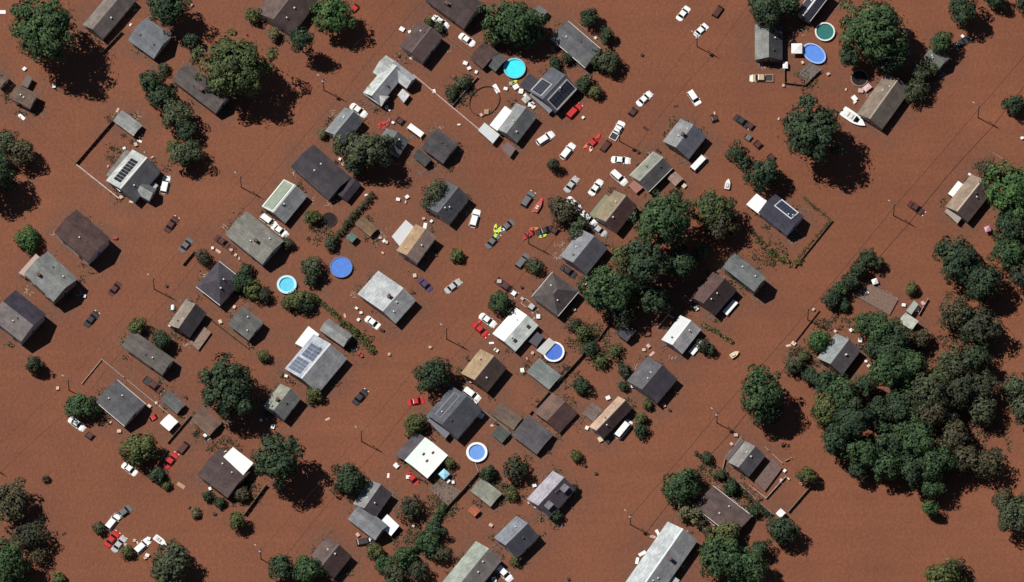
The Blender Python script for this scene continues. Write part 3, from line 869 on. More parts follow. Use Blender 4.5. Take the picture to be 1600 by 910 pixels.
def hedge(pts, w, hgt, tone, label, fill=1.0, gaps=0.0, leaf=.36):
    """a row of clipped or ragged shrubs along pts (photo pixels), w pixels wide"""
    global NTREE
    NTREE += 1
    rng = np.random.default_rng(3000 + NTREE)
    Q = [at(p[0], p[1], hgt * .7) for p in pts]
    c = sum(Q, Vector((0, 0))) / len(Q)
    W = w * PXM / 2
    Ps, Ns = [], []
    for i in range(len(Q) - 1):
        L = (Q[i + 1] - Q[i]).length
        k = max(1, int(L / (W * 1.0)))
        for j in range(k):
            if rng.random() < gaps: continue
            p = Q[i].lerp(Q[i + 1], (j + .5) / k) - c
            lr = W * rng.uniform(.75, 1.2); hz = hgt * rng.uniform(.75, 1.15)
            n = int(fill * 9 * lr * max(lr, hz) / (leaf * leaf))
            q = rng.normal(size=(n, 3)); q /= np.linalg.norm(q, axis=1, keepdims=True)
            q[:, 2] = np.abs(q[:, 2])
            P = np.array([p.x, p.y, .05]) + np.array([rng.uniform(-.3, .3) * W, rng.uniform(-.3, .3) * W, 0]) + q * np.array([lr, lr, hz]) * rng.uniform(.6, 1.08, (n, 1))
            m = q * .6 + rng.normal(size=q.shape) * .5
            Ps.append(P); Ns.append(m / np.linalg.norm(m, axis=1, keepdims=True))
    P, Nn = np.concatenate(Ps), np.concatenate(Ns)
    o = put("hedge", mesh_quads("hedge", leaf_quads(P, Nn, leaf, rng), m_leaf(TONE[tone][0])), None, (c.x, c.y, 0))
    tag(o, label, "hedge")
    return o

T = tree
# top left
T(68, 45, 56, 12.5, 'green', label="tallest dark green tree, in the top left corner, with a huge shadow")
T(262, 12, 32, 7.5, 'dark'); T(300, 64, 13, 2.4, 'dark'); T(255, 106, 9, 1.2, 'gray')
T(236, 128, 21, 4.0, 'dark'); T(252, 150, 20, 3.5, 'dark'); T(276, 178, 22, 4.0, 'gray'); T(292, 205, 18, 3.2, 'dark'); T(291, 240, 24, 4.0, 'gray')
T(270, 228, 10, 2.0, 'olive')
T(366, 104, 58, 9.0, 'mid', label="big soft green tree with a spiky edge, upper left")
T(396, 24, 12, 2.0, 'olive'); T(428, 54, 9, 1.6, 'pale', asp=.9)
T(522, 24, 33, 6.0, 'bright'); T(472, 62, 17, 8.0, 'dark', rzk=2.0, conif=True)
T(-14, 272, 36, 8.0, 'dark'); T(10, 218, 17, 3.4, 'gray'); T(34, 238, 22, 4.0, 'brown'); T(-2, 248, 16, 3.5, 'dark')
T(43, 375, 18, 2.2, 'bright')
# top middle
T(800, 36, 43, 6.0, 'green', asp=1.18, rot=.0); T(770, 58, 15, 3.0, 'olive'); T(826, 56, 20, 4.0, 'dark')
T(920, 26, 15, 2.6, 'dark'); T(948, 56, 12, 2.2, 'dark'); T(951, 97, 19, 2.8, 'gray'); T(930, 88, 12, 1.8, 'dark')
T(912, 131, 13, 1.8, 'dark'); T(930, 144, 11, 1.5, 'olive'); T(884, 92, 9, 1.4, 'maroon'); T(867, 98, 9, 1.4, 'dark')
T(722, 130, 12, 1.2, 'gray'); T(705, 148, 10, 1.2, 'maroon'); T(686, 44, 9, 1.2, 'gray'); T(671, 35, 8, 1.0, 'olive')
T(570, 234, 36, 6.5, 'gray', asp=1.1); T(603, 224, 14, 4.0, 'gray'); T(503, 209, 8, 1.2, 'pale'); T(528, 229, 8, 1.2, 'olive')
T(553, 256, 16, 3.5, 'dark')
T(681, 300, 19, 3.0, 'gray', fill=.5); T(668, 318, 12, 2.2, 'gray', fill=.5)
T(864, 258, 9, 2.2, 'maroon', rzk=1.4, fill=.9)
T(882, 332, 24, 3.0, 'brown', fill=.7); T(905, 350, 14, 2.0, 'gray', fill=.7); T(870, 318, 12, 2.0, 'brown')
T(899, 364, 12, 2.0, 'gray')
# upper right
T(1197, 14, 30, 5.5, 'dark'); T(1228, 10, 20, 4.5, 'dark')
T(1366, 48, 55, 9.0, 'green', label="huge dark green tree beside the teal pool, top right"); T(1395, 92, 22, 6.0, 'dark'); T(1330, 88, 18, 5.0, 'dark')
T(1506, 16, 25, 5.5, 'dark'); T(1472, 66, 18, 4.0, 'green'); T(1440, 115, 16, 3.5, 'gray'); T(1431, 142, 19, 2.6, 'gray', fill=.8)
T(1555, -2, 16, 3.0, 'dark'); T(1604, 2, 16, 3.0, 'dark'); T(1585, 164, 17, 2.8, 'dark'); T(1457, 108, 10, 2.0, 'gray')
T(1268, 206, 52, 10.0, 'dark', label="big dark round tree with a long ragged shadow, upper right")
T(1150, 240, 15, 1.8, 'dark', fill=.6); T(1162, 252, 10, 1.4, 'dark', fill=.7); T(1193, 272, 27, 4.6, 'dark')
T(1540, 262, 18, 3.0, 'brown', fill=.4)
T(1586, 300, 48, 7.5, 'bright', label="big bright green tree on the right edge"); T(1580, 352, 30, 6.0, 'dark'); T(1610, 340, 30, 6.0, 'dark')
# middle big trees
T(1036, 344, 50, 11.5, 'green', label="large green tree in the middle cluster, below the tan gable house"); T(1114, 328, 33, 5.5, 'mid'); T(1128, 350, 26, 4.5, 'brown', fill=.9)
T(1008, 412, 36, 11.0, 'dark'); T(952, 454, 44, 7.0, 'green', label="large green tree below the slate blue gable house")
T(975, 400, 20, 4.0, 'olive'); T(1062, 414, 27, 6.0, 'dark'); T(1022, 468, 24, 5.5, 'dark'); T(1000, 440, 22, 6.0, 'dark'); T(975, 490, 20, 4.0, 'maroon', fill=.8); T(1095, 395, 14, 3.0, 'gray')
# left and centre shrubs
T(213, 511, 13, 2.0, 'olive'); T(252, 532, 16, 2.8, 'dark'); T(318, 403, 12, 1.6, 'maroon', fill=1.0)
T(378, 440, 16, 2.4, 'dark'); T(395, 452, 15, 2.0, 'olive', fill=.8); T(414, 462, 12, 1.4, 'maroon', fill=.8); T(384, 424, 10, 1.6, 'dark'); T(448, 380, 9, 1.5, 'gray')
T(486, 417, 17, 2.2, 'gray'); T(488, 436, 12, 1.6, 'dark'); T(516, 380, 10, 1.5, 'gray'); T(488, 340, 11, 1.8, 'olive'); 
T(462, 470, 18, 2.0, 'olive', asp=1.15); T(479, 476, 13, 1.5, 'dark')
T(714, 399, 10, 1.0, 'olive', fill=1.4); T(836, 416, 14, 1.4, 'gray', fill=.8); T(781, 472, 17, 3.0, 'green'); T(795, 484, 11, 1.6, 'maroon', fill=1.0)
T(912, 520, 14, 1.6, 'olive', fill=.6); T(922, 545, 13, 1.6, 'dark', fill=.6); T(898, 508, 10, 1.2, 'maroon'); T(960, 548, 10, 1.2, 'olive', fill=.6); T(940, 566, 12, 1.2, 'olive', fill=.5)
T(1101, 540, 11, 1.8, 'maroon', fill=1.0); T(1110, 546, 8, 1.4, 'dark')
# right hand hedge trees and the grove
T(1357, 405, 15, 2.6, 'dark', kind='tree'); T(1342, 421, 14, 2.6, 'dark', kind='tree'); T(1328, 440, 15, 2.6, 'dark', kind='tree'); T(1312, 452, 13, 2.4, 'green', kind='tree'); T(1301, 468, 14, 2.4, 'dark', kind='tree'); T(1320, 478, 9, 1.2, 'dark'); T(1372, 410, 9, 2.0, 'gray')
T(1496, 404, 36, 6.0, 'dark'); T(1537, 444, 31, 6.0, 'dark'); T(1516, 425, 20, 5.5, 'dark'); T(1578, 396, 28, 5.5, 'green'); T(1600, 430, 22, 4.5, 'maroon', fill=.8)
T(1492, 492, 30, 4.0, 'brown', fill=.6); T(1530, 512, 38, 4.6, 'maroon', fill=.8); T(1424, 452, 9, 1.4, 'olive', fill=1.3)
T(1278, 532, 18, 3.0, 'bright'); T(1244, 572, 14, 2.0, 'gray'); T(1266, 586, 12, 2.2, 'dark'); T(1256, 556, 9, 1.4, 'olive')
T(1352, 506, 18, 4.5, 'green'); T(1378, 516, 24, 6.0, 'green'); T(1404, 526, 20, 5.5, 'dark'); T(1392, 548, 24, 6.5, 'dark'); T(1442, 530, 15, 2.6, 'brown', fill=.9); T(1366, 545, 17, 4.5, 'dark')
T(1290, 598, 22, 4.5, 'dark'); T(1316, 618, 27, 6.0, 'green'); T(1350, 606, 20, 4.0, 'dark'); T(1386, 580, 30, 9.5, 'green'); T(1424, 572, 27, 7.0, 'green')
T(1290, 640, 26, 5.5, 'olive'); T(1332, 658, 30, 9.5, 'dark'); T(1450, 612, 29, 9.0, 'gray'); T(1456, 645, 26, 7.0, 'brown', fill=.9)
T(1490, 570, 28, 6.5, 'gray', fill=.8); T(1522, 560, 26, 5.5, 'dark', fill=.8); T(1500, 612, 29, 6.5, 'maroon', fill=.9); T(1535, 605, 24, 5.5, 'maroon', fill=.8); T(1536, 640, 22, 4.5, 'gray', fill=.8)
T(1310, 690, 26, 5.5, 'dark'); T(1350, 705, 27, 6.0, 'green'); T(1395, 690, 27, 7.0, 'dark'); T(1432, 684, 31, 8.5, 'green'); T(1386, 728, 24, 5.5, 'green'); T(1430, 732, 27, 6.0, 'dark'); T(1462, 720, 30, 6.5, 'green')
T(1492, 682, 26, 5.5, 'brown', fill=.8); T(1508, 718, 24, 5.0, 'brown', fill=.8); T(1544, 724, 27, 4.5, 'brown', fill=.55); T(1456, 760, 18, 4.5, 'green'); T(1454, 795, 12, 3.2, 'bright', rzk=1.2, kind='tree')
T(1588, 606, 22, 4.5, 'gray'); T(1600, 640, 20, 4.5, 'gray'); T(1590, 806, 32, 5.5, 'gray'); T(1568, 780, 18, 3.0, 'brown'); T(1472, 902, 29, 4.5, 'olive', fill=.7); T(1494, 890, 18, 3.0, 'maroon')
T(1340, 735, 16, 4.0, 'dark'); T(1408, 636, 31, 6.0, 'dark'); T(1372, 648, 24, 6.0, 'dark'); T(1478, 652, 20, 5.0, 'maroon'); T(1410, 604, 20, 5.5, 'green'); T(1470, 590, 18, 5.5, 'mid')
# lower left
T(55, 570, 12, 2.6, 'maroon', rzk=1.5, fill=1.2, label="dark drowned shrub standing alone near the lower left edge")
T(126, 634, 23, 2.6, 'green'); T(217, 702, 26, 3.0, 'olive'); T(356, 606, 49, 8.0, 'dark', label="big dark green tree left of the gray green gable house")
T(434, 718, 39, 8.5, 'dark', label="dark tree with a big round shadow, lower left middle"); T(490, 616, 12, 1.6, 'olive', rzk=1.0); T(246, 742, 12, 1.6, 'dark')
T(20, 785, 34, 5.0, 'brown', fill=.7); T(6, 880, 38, 6.5, 'green'); T(48, 838, 27, 4.0, 'maroon', fill=.55); T(20, 905, 20, 4.0, 'dark'); T(60, 868, 16, 2.4, 'brown', fill=.45)
T(155, 826, 10, 1.2, 'gray'); T(200, 862, 10, 1.2, 'olive'); T(266, 884, 36, 5.0, 'gray'); T(260, 759, 7, .8, 'olive'); T(306, 802, 7, .9, 'pale', fill=1.3); T(412, 556, 9, 1.2, 'olive')
T(370, 814, 12, 3.0, 'olive', rzk=1.3, conif=True, kind='tree'); T(92, 905, 12, 1.2, 'olive'); T(324, 776, 8, 1.0, 'dark'); T(344, 786, 8, 1.0, 'dark'); T(378, 772, 12, 1.6, 'brown', fill=.9); T(72, 748, 6, .7, 'brown')
T(440, 888, 21, 4.0, 'dark'); T(480, 890, 22, 4.0, 'green'); T(547, 750, 26, 4.6, 'dark')
# lower middle
T(678, 586, 28, 4.4, 'dark'); T(648, 664, 18, 2.0, 'olive'); T(910, 603, 14, 1.6, 'dark'); T(900, 713, 9, 1.2, 'olive', fill=.8); T(806, 734, 20, 2.6, 'maroon', fill=.7); T(703, 722, 8, 1.2, 'olive'); T(895, 766, 9, 1.3, 'dark'); T(868, 806, 10, 1.4, 'dark')
T(762, 740, 12, 1.4, 'dark'); T(800, 772, 9, 1.2, 'olive'); T(642, 795, 20, 2.0, 'maroon', fill=.6); T(585, 862, 12, 1.8, 'olive'); T(600, 882, 14, 2.2, 'green'); T(634, 872, 18, 2.4, 'green'); T(618, 900, 16, 2.4, 'gray')
T(670, 850, 18, 2.6, 'green'); T(680, 828, 14, 2.0, 'dark'); T(690, 866, 14, 1.8, 'brown', fill=.8); T(655, 892, 16, 2.4, 'maroon', fill=.8); T(806, 876, 8, 1.2, 'olive'); T(530, 762, 10, 1.8, 'maroon')
T(1002, 654, 9, 1.4, 'olive'); T(1001, 672, 11, 1.2, 'dark', fill=.8); T(1012, 632, 8, 1.0, 'olive'); T(976, 580, 11, 1.6, 'maroon', fill=1.2); T(974, 604, 7, 1.0, 'dark')
T(1190, 614, 38, 8.0, 'green', asp=.88, label="tall green tree standing alone in open water, right of middle"); T(1203, 640, 24, 5.5, 'dark')
# lower right
T(1064, 762, 28, 4.2, 'green'); T(1080, 750, 15, 3.2, 'dark'); T(1076, 800, 17, 1.8, 'pale', asp=1.2, rot=-.6)
T(1262, 744, 15, 2.8, 'olive'); T(1222, 828, 22, 3.8, 'dark', rzk=1.0); T(1128, 874, 38, 6.0, 'green'); T(1166, 884, 32, 5.5, 'green'); T(1134, 836, 22, 3.4, 'olive'); T(1188, 858, 14, 3.0, 'dark'); T(1106, 832, 9, 1.2, 'brown'); T(1096, 818, 8, 1.0, 'brown')
T(1142, 762, 12, 1.4, 'dark'); T(1124, 742, 9, 1.2, 'gray'); T(1106, 716, 9, .9, 'dark'); T(1178, 800, 9, 1.4, 'dark')
# hedges
hedge([(520, 380), (540, 350), (560, 326), (582, 302)], 10, 2.0, 'gray', "long gray green hedge running up to a white dot", leaf=.32)
hedge([(486, 460), (505, 474), (530, 496)], 9, .9, 'olive', "low olive hedge trailing from the cyan rimmed pool", fill=1.3)
hedge([(530, 500), (556, 520), (586, 548)], 13, 1.1, 'olive', "ragged hedge behind the mottled white house", fill=1.5)
hedge([(1180, 372), (1200, 388), (1220, 404), (1238, 414)], 11, 1.0, 'olive', "dotted hedge inside the L shaped wooden fence", gaps=.2)
hedge([(1096, 506), (1120, 518), (1144, 536)], 8, .7, 'pale', "low dry hedge below the maroon gable house", fill=1.5)
hedge([(1128, 742), (1150, 760), (1180, 786), (1206, 808)], 12, 1.2, 'dark', "dark ragged hedge left of the damaged gray house", gaps=.12)
hedge([(1086, 706), (1100, 718), (1118, 730)], 8, .8, 'dark', "dark broken hedge stub above the lower right hedges", gaps=.25)
hedge([(640, 868), (660, 838), (684, 804), (696, 786)], 14, 1.8, 'green', "green vine covered hedge beside the tan fence", fill=1.4)
hedge([(756, 758), (776, 752), (800, 764)], 7, .8, 'gray', "thin gray hedge behind the gray green flat garage", gaps=.2)
hedge([(376, 790), (386, 772), (394, 752)], 12, .8, 'brown', "dry brush heap along the tan fence near the conifer", fill=.7, gaps=.15)
hedge([(1172, 360), (1186, 372)], 8, .8, 'gray', "short hedge stub below the white porch of the navy house")
hedge([(1246, 415), (1254, 404)], 8, .8, 'olive', "small clump at the corner of the L shaped wooden fence")

hedge([(1297, 343), (1256, 309)], 7, .3, 'olive', "low grass bank along the short fence beside the navy house", fill=.7, gaps=.15, leaf=.3)
hedge([(1240, 412), (1268, 378), (1297, 345)], 6, .3, 'olive', "low grass bank along the long side of the L shaped fence", fill=.7, gaps=.15, leaf=.3)
# weeds and flattened garden plants that just break the surface in the yards
wr = np.random.default_rng(77)
Ps, Ns = [], []
for px, py, rx, ry, n in ((918, 530, 34, 26, 90), (945, 560, 26, 18, 50), (1250, 565, 22, 24, 60), (690, 745, 20, 16, 40), (690, 790, 26, 22, 60), (722, 140, 24, 22, 50), (385, 450, 26, 18, 50), (470, 470, 30, 16, 40), (1110, 740, 22, 16, 40), (1150, 780, 40, 24, 70),
                        (640, 845, 26, 26, 60), (1300, 505, 30, 12, 40), (1420, 560, 30, 16, 50), (350, 700, 26, 14, 40), (390, 770, 22, 20, 40), (880, 590, 24, 18, 30), (1255, 125, 20, 14, 20), (560, 535, 24, 16, 40), (500, 365, 22, 18, 30), (1205, 395, 30, 20, 50), (1470, 560, 40, 40, 60), (1540, 690, 40, 40, 60), (180, 245, 14, 14, 20), (790, 770, 30, 14, 40)):
    for i in range(n):
        a, q = wr.uniform(0, 6.283), math.sqrt(wr.uniform(0, 1))
        c = at(px + math.cos(a) * q * rx, py + math.sin(a) * q * ry, .1)
        m = int(wr.integers(4, 12)); rr = wr.uniform(.25, .7)
        P = np.column_stack([c.x + wr.normal(0, rr, m), c.y + wr.normal(0, rr, m), wr.uniform(.03, .35, m)])
        Ps.append(P); w = wr.normal(size=(m, 3)); w[:, 2] = np.abs(w[:, 2]) + .6
        Ns.append(w / np.linalg.norm(w, axis=1, keepdims=True))
# foundation plants and flattened shrubs along the house walls
for H in G.values():
    if H['hx'] < 2.4: continue
    for i in range(int(wr.integers(3, 8))):
        e = wr.integers(0, 4); f = wr.uniform(-1, 1); off_ = wr.uniform(.2, 1.6)
        lx, ly = ((f * H['hx'], H['hy'] + off_), (f * H['hx'], -H['hy'] - off_), (H['hx'] + off_, f * H['hy']), (-H['hx'] - off_, f * H['hy']))[e]
        ca, sa = math.cos(H['a']), math.sin(H['a'])
        cx, cy = H['c'].x + lx * ca - ly * sa, H['c'].y + lx * sa + ly * ca
        m = int(wr.integers(8, 26)); rr = wr.uniform(.3, .8)
        P = np.column_stack([cx + wr.normal(0, rr, m), cy + wr.normal(0, rr, m), wr.uniform(.03, .6, m)])
        Ps.append(P); w = wr.normal(size=(m, 3)); w[:, 2] = np.abs(w[:, 2]) + .5
        Ns.append(w / np.linalg.norm(w, axis=1, keepdims=True))
o = put("garden_weeds", mesh_quads("garden_weeds", leaf_quads(np.concatenate(Ps), np.concatenate(Ns), .38, wr), m_leaf((.075, .07, .042))))
o["kind"] = "stuff"; o["label"] = "scraggly garden weeds breaking the muddy water in the yards"; o["category"] = "weeds"

# rafts of twigs, reeds and splintered boards caught against walls and trunks
def litter(name, col, label, count, seed, size):
    r = np.random.default_rng(seed)
    b = MB()
    hs = [H for H in G.values() if H['hx'] > 2.0]
    for i in range(count):
        H = hs[int(r.integers(0, len(hs)))]
        f = r.uniform(-1.1, 1.1); off_ = abs(r.normal(.5, .9)) + .15
        lx, ly = ((f * H['hx'], H['hy'] + off_), (f * H['hx'], -H['hy'] - off_), (H['hx'] + off_, f * H['hy']), (-H['hx'] - off_, f * H['hy']))[int(r.integers(0, 4))]
        ca, sa = math.cos(H['a']), math.sin(H['a'])
        cx, cy = H['c'].x + lx * ca - ly * sa, H['c'].y + lx * sa + ly * ca
        for j in range(int(r.integers(4, 14))):
            x, y = cx + r.normal(0, .5), cy + r.normal(0, .5)
            a = H['a'] + r.normal(0, .7); L = size * r.uniform(.4, 1.6); w = size * r.uniform(.06, .22)
            dx, dy = math.cos(a) * L / 2, math.sin(a) * L / 2
            px_, py_ = -math.sin(a) * w / 2, math.cos(a) * w / 2
            q = [(x - dx - px_, y - dy - py_), (x + dx - px_, y + dy - py_), (x + dx + px_, y + dy + py_), (x - dx + px_, y - dy + py_)]
            z = r.uniform(.03, .16)
            b.hexa([(u, v, -.04) for u, v in q], [(u, v, z) for u, v in q])
    o = b.build(name, m_wood(col))
    o["kind"] = "stuff"; o["label"] = label; o["category"] = "debris"
litter("driftwood_debris", (.16, .11, .08), "tangled driftwood and twigs caught along the house walls", 260, 5, .8)
litter("pale_debris", (.42, .36, .3), "scattered pale rubbish and boards along the house walls", 90, 9, .55)
o = put("garden_weeds", mesh_quads("garden_weeds", leaf_quads(np.concatenate(Ps), np.concatenate(Ns), .38, wr), m_leaf((.075, .07, .042))))
o["kind"] = "stuff"; o["label"] = "scraggly garden weeds breaking the muddy water in the yards"; o["category"] = "weeds"
# ------------------------------------------------------------------ vehicles
def car_proto(style, col, wet=0.78):
    root = empty({"sedan": "parked_car", "suv": "parked_car", "pickup": "pickup_truck", "van": "van"}[style], (0, 0, 0))
    b = MB()
    if style == 'sedan': L, W, belt, top, hood = 4.7, 1.82, .93, 1.44, (-1.35, -.85, .35, .98)
    elif style == 'suv': L, W, belt, top, hood = 4.8, 1.92, 1.05, 1.72, (-2.2, -1.95, .45, 1.05)
    elif style == 'pickup': L, W, belt, top, hood = 5.7, 1.98, 1.05, 1.78, (-.75, -.6, .85, 1.45)
    else: L, W, belt, top, hood = 5.4, 2.0, 1.15, 2.25, (-2.62, -2.5, 1.55, 2.1)
    hx, hy = L / 2, W / 2
    def ring(k, z, fx=0.0, drop=0.0):
        x0, x1, y = -hx * k + .05, hx * k - fx, hy * k
        c = .35
        return [(x0 + c, -y, z), (x1 - c * 1.4, -y, z), (x1, -y + c * 1.3, z - drop), (x1 + .06, 0, z - drop), (x1, y - c * 1.3, z - drop), (x1 - c * 1.4, y, z), (x0 + c, y, z), (x0, y - c, z), (x0, -y + c, z)]
    r0, r1, r2, r3 = ring(.96, .25), ring(1.0, .55), ring(1.0, belt - .18, 0, .05), ring(.93, belt, .05, .14)
    for lo, hi in ((r0, r1), (r1, r2), (r2, r3)):
        n = len(lo); k = len(b.v)
        b.v += lo + hi
        for i in range(n):
            j = (i + 1) % n
            b.f.append((k + i, k + j, k + n + j, k + n + i)); b.m.append(0)
    b.poly(r3); b.poly(list(reversed(r0)))
    xb, xrb, xrf, xf = hood                       # cabin: rear base, roof rear, roof front, windscreen base
    yb, yt = hy * .90, hy * .72
    lo = [(xb, -yb, belt - .01), (xf, -yb, belt - .01), (xf, yb, belt - .01), (xb, yb, belt - .01)]
    mid = [(xrb, -yt, top - .04), (xrf, -yt, top - .04), (xrf, yt, top - .04), (xrb, yt, top - .04)]
    b.hexa(lo, mid)
    b.hexa(mid, [(xrb + .12, -yt + .1, top), (xrf - .12, -yt + .1, top), (xrf - .12, yt - .1, top), (xrb + .12, yt - .1, top)])
    if style == 'pickup':
        zb = belt + .02
        for q in ((-hx + .1, -1.0, -hy * .93, -hy * .8), (-hx + .1, -1.0, hy * .8, hy * .93), (-hx + .1, -hx + .22, -hy * .8, hy * .8)):
            b.box(q[0], q[1], q[2], q[3], belt - .04, belt + .22)
    body = b.build("body", m_paint(col), root)
    if style == 'pickup':
        b = MB(); b.box(-hx + .23, -1.02, -hy * .79, hy * .79, belt - .03, belt + .03)
        b.build("cargo_bed", m_plain((.04, .04, .042), .8, .2, name="bed_liner"), root)
    def pane(name, A, B, C, D, inset=.1):
        A, B, C, D = map(Vector, (A, B, C, D))
        c = (A + B + C + D) / 4
        n = (B - A).cross(D - A).normalized()
        q = [c + (p - c) * (1 - inset) for p in (A, B, C, D)]
        b = MB()
        b.hexa([p - n * .01 for p in q], [p + n * .018 for p in q])
        b.build(name, m_glass(), root)
    pane("windshield", lo[1], lo[2], mid[2], mid[1], .06)
    pane("rear_window", lo[3], lo[0], mid[0], mid[3], .1)
    pane("side_window", lo[0], lo[1], mid[1], mid[0], .12)
    pane("side_window", lo[2], lo[3], mid[3], mid[2], .12)
    for s in (-1, 1):
        b = MB()
        b.box(hx - .22, hx - .02, s * hy * .62 - .16, s * hy * .62 + .16, belt - .27, belt - .13)
        b.build("headlight", m_plain((.7, .7, .68), .2, .05, name="headlight_lens"), root)
        b = MB()
        b.box(-hx + .02, -hx + .14, s * hy * .72 - .13, s * hy * .72 + .13, belt - .3, belt - .02)
        b.build("taillight", m_plain((.35, .02, .02), .3, .05, name="taillight_lens"), root)
        b = MB()
        b.box(xf - .35, xf - .18, s * (yb + .02), s * (yb + .2), belt - .02, belt + .14) if s > 0 else b.box(xf - .35, xf - .18, -(yb + .2), -(yb + .02), belt - .02, belt + .14)
        b.build("side_mirror", m_paint(col), root)
    return root

CARS = {}
CW, CS, CG, CK, CR, CM, CP, CT_ = (.8, .8, .78), (.42, .42, .42), (.12, .12, .125), (.025, .025, .028), (.45, .018, .015), (.07, .02, .014), (.06, .035, .09), (.45, .34, .22)
CNAME = {CW: "white", CS: "silver", CG: "dark gray", CK: "black", CR: "red", CM: "maroon", CP: "purple", CT_: "tan"}
V, U = 53.0, -38.0
def car(px, py, ang, style, col, sink=.78, label=None, tilt=0.0, k=1.0):
    key = (style, col)
    c = at(px, py, .35)
    if key not in CARS:
        o = CARS[key] = car_proto(style, col)
    else:
        o = copy_tree(CARS[key])
    o.location = (c.x, c.y, -sink)
    o.rotation_euler = (math.radians(tilt), math.radians(tilt * .6), math.radians(ang))
    o.scale = (k, k, k)
    what = {"sedan": "car", "suv": "car", "pickup": "pickup truck", "van": "van"}[style]
    adj = "half sunk " if sink > .9 else "flooded "
    tag(o, label or where(px, py, f"{adj}{CNAME[col]} {what}"), what, "vehicles standing in the flood")
    return o

car(688, 34, U, 'sedan', CW, .7)
car(730, 62, U, 'sedan', CW, .8)
car(560, 172, U, 'sedan', CW, .7); car(652, 207, U, 'van', CW, 1.3); car(627, 190, U, 'sedan', CM, .95)
car(555, 12, V - 5, 'sedan', CR, .95)
car(1068, 20, V, 'sedan', CW, .85); car(1124, 15, V + 3, 'suv', CM, 1.1); car(1096, 46, V - 8, 'sedan', CW, .9)
car(1007, 154, V - 8, 'sedan', CW, .75); car(990, 174, V, 'sedan', CM, .95); car(1085, 153, -58, 'suv', CW, 1.0)
car(1190, 122, 180, 'pickup', CT_, .85, label="tan pickup truck floating above the big dark round tree")
car(258, 288, 78, 'suv', CW, .9); car(268, 350, V + 3, 'sedan', CM, .75)
car(420, 345, U, 'suv', CW, .9); car(437, 360, U, 'sedan', CW, .7)
car(742, 341, 75, 'suv', CW, .85); car(852, 216, 35, 'suv', CW, .8); car(887, 236, V, 'suv', CW, .85)
car(897, 173, V - 4, 'suv', CR, .85); car(927, 222, 48, 'sedan', CR, .9); car(949, 225, V, 'suv', CM, 1.2)
car(825, 311, V + 4, 'suv', CG, .9); car(893, 288, V, 'sedan', CS, .75); car(931, 293, V + 2, 'sedan', CW, .65)
car(897, 318, U - 6, 'sedan', CW, .85); car(919, 341, U - 4, 'suv', CW, .9); car(936, 359, U, 'sedan', CS, .8)
car(793, 352, 42, 'sedan', CG, .9); car(852, 360, 20, 'sedan', CK, .8); car(868, 361, U, 'sedan', CM, .95); car(829, 364, 40, 'sedan', CR, .98)
car(965, 203, 62, 'pickup', CW, .95); car(970, 250, -5, 'sedan', CW, .75); car(967, 277, U - 6, 'suv', CW, .85)
car(1093, 254, 48, 'van', CW, 1.1)
car(1117, 186, -72, 'sedan', CM, .98); car(1160, 190, U, 'sedan', CK, .7); car(1174, 198, U, 'sedan', CM, 1.0); car(1186, 227, U - 8, 'sedan', CM, .95); car(1207, 247, U - 8, 'sedan', CM, 1.02); car(1171, 216, U, 'sedan', CG, 1.05)
car(1432, 325, U, 'sedan', CM, .75)
car(180, 450, V, 'sedan', CM, .9); car(143, 498, V, 'sedan', CK, .75); car(291, 382, V, 'sedan', CG, .85); car(348, 378, U, 'sedan', CM, .85)
car(770, 376, V - 2, 'sedan', CG, .75); car(817, 407, V, 'suv', CG, .95); car(708, 447, 40, 'sedan', CS, .75); car(665, 445, -45, 'sedan', CP, .85)
car(790, 447, U, 'pickup', CM, 1.0); car(804, 459, U, 'sedan', CW, .9, k=.85); car(830, 479, U, 'pickup', CS, 1.0, k=.9); car(889, 424, U, 'sedan', CK, .8)
car(751, 515, -45, 'sedan', CR, .7); car(762, 500, U, 'sedan', CW, .75); car(583, 504, U, 'sedan', CW, .9)
car(120, 662, U, 'sedan', CW, .75); car(142, 682, U, 'sedan', CM, 1.0); car(241, 652, 30, 'sedan', CR, .85, k=.85); car(240, 602, U, 'pickup', CM, .85)
car(267, 719, V, 'sedan', CR, .75); car(289, 697, V, 'suv', CM, 1.1); car(252, 744, V, 'suv', CM, .95); car(203, 733, U, 'sedan', CW, .85)
car(563, 620, 50, 'sedan', CK, .7); car(737, 616, U, 'suv', CW, .85); car(651, 627, 10, 'sedan', CR, .85)
car(176, 815, V, 'suv', CW, .8); car(192, 801, V - 15, 'pickup', CG, .95); car(175, 842, V, 'sedan', CR, .7); car(186, 850, V, 'sedan', CS, .75); car(222, 853, 45, 'suv', CW, .85)
car(645, 748, U - 10, 'sedan', CR, .9); car(788, 896, U - 8, 'suv', CW, .85); car(572, 846, 10, 'suv', CK, .95)
car(1143, 479, V - 3, 'van', CW, 1.5); car(974, 671, 52, 'van', CW, .7); car(1090, 541, 50, 'van', CW, 1.7)
car(1495, 294, V, 'van', CW, 1.5); car(1502, 67, 30, 'sedan', CK, .75); car(664, 353, 80, 'van', CW, 1.2, k=.55, label="stubby white trailer beside the orange tan house")

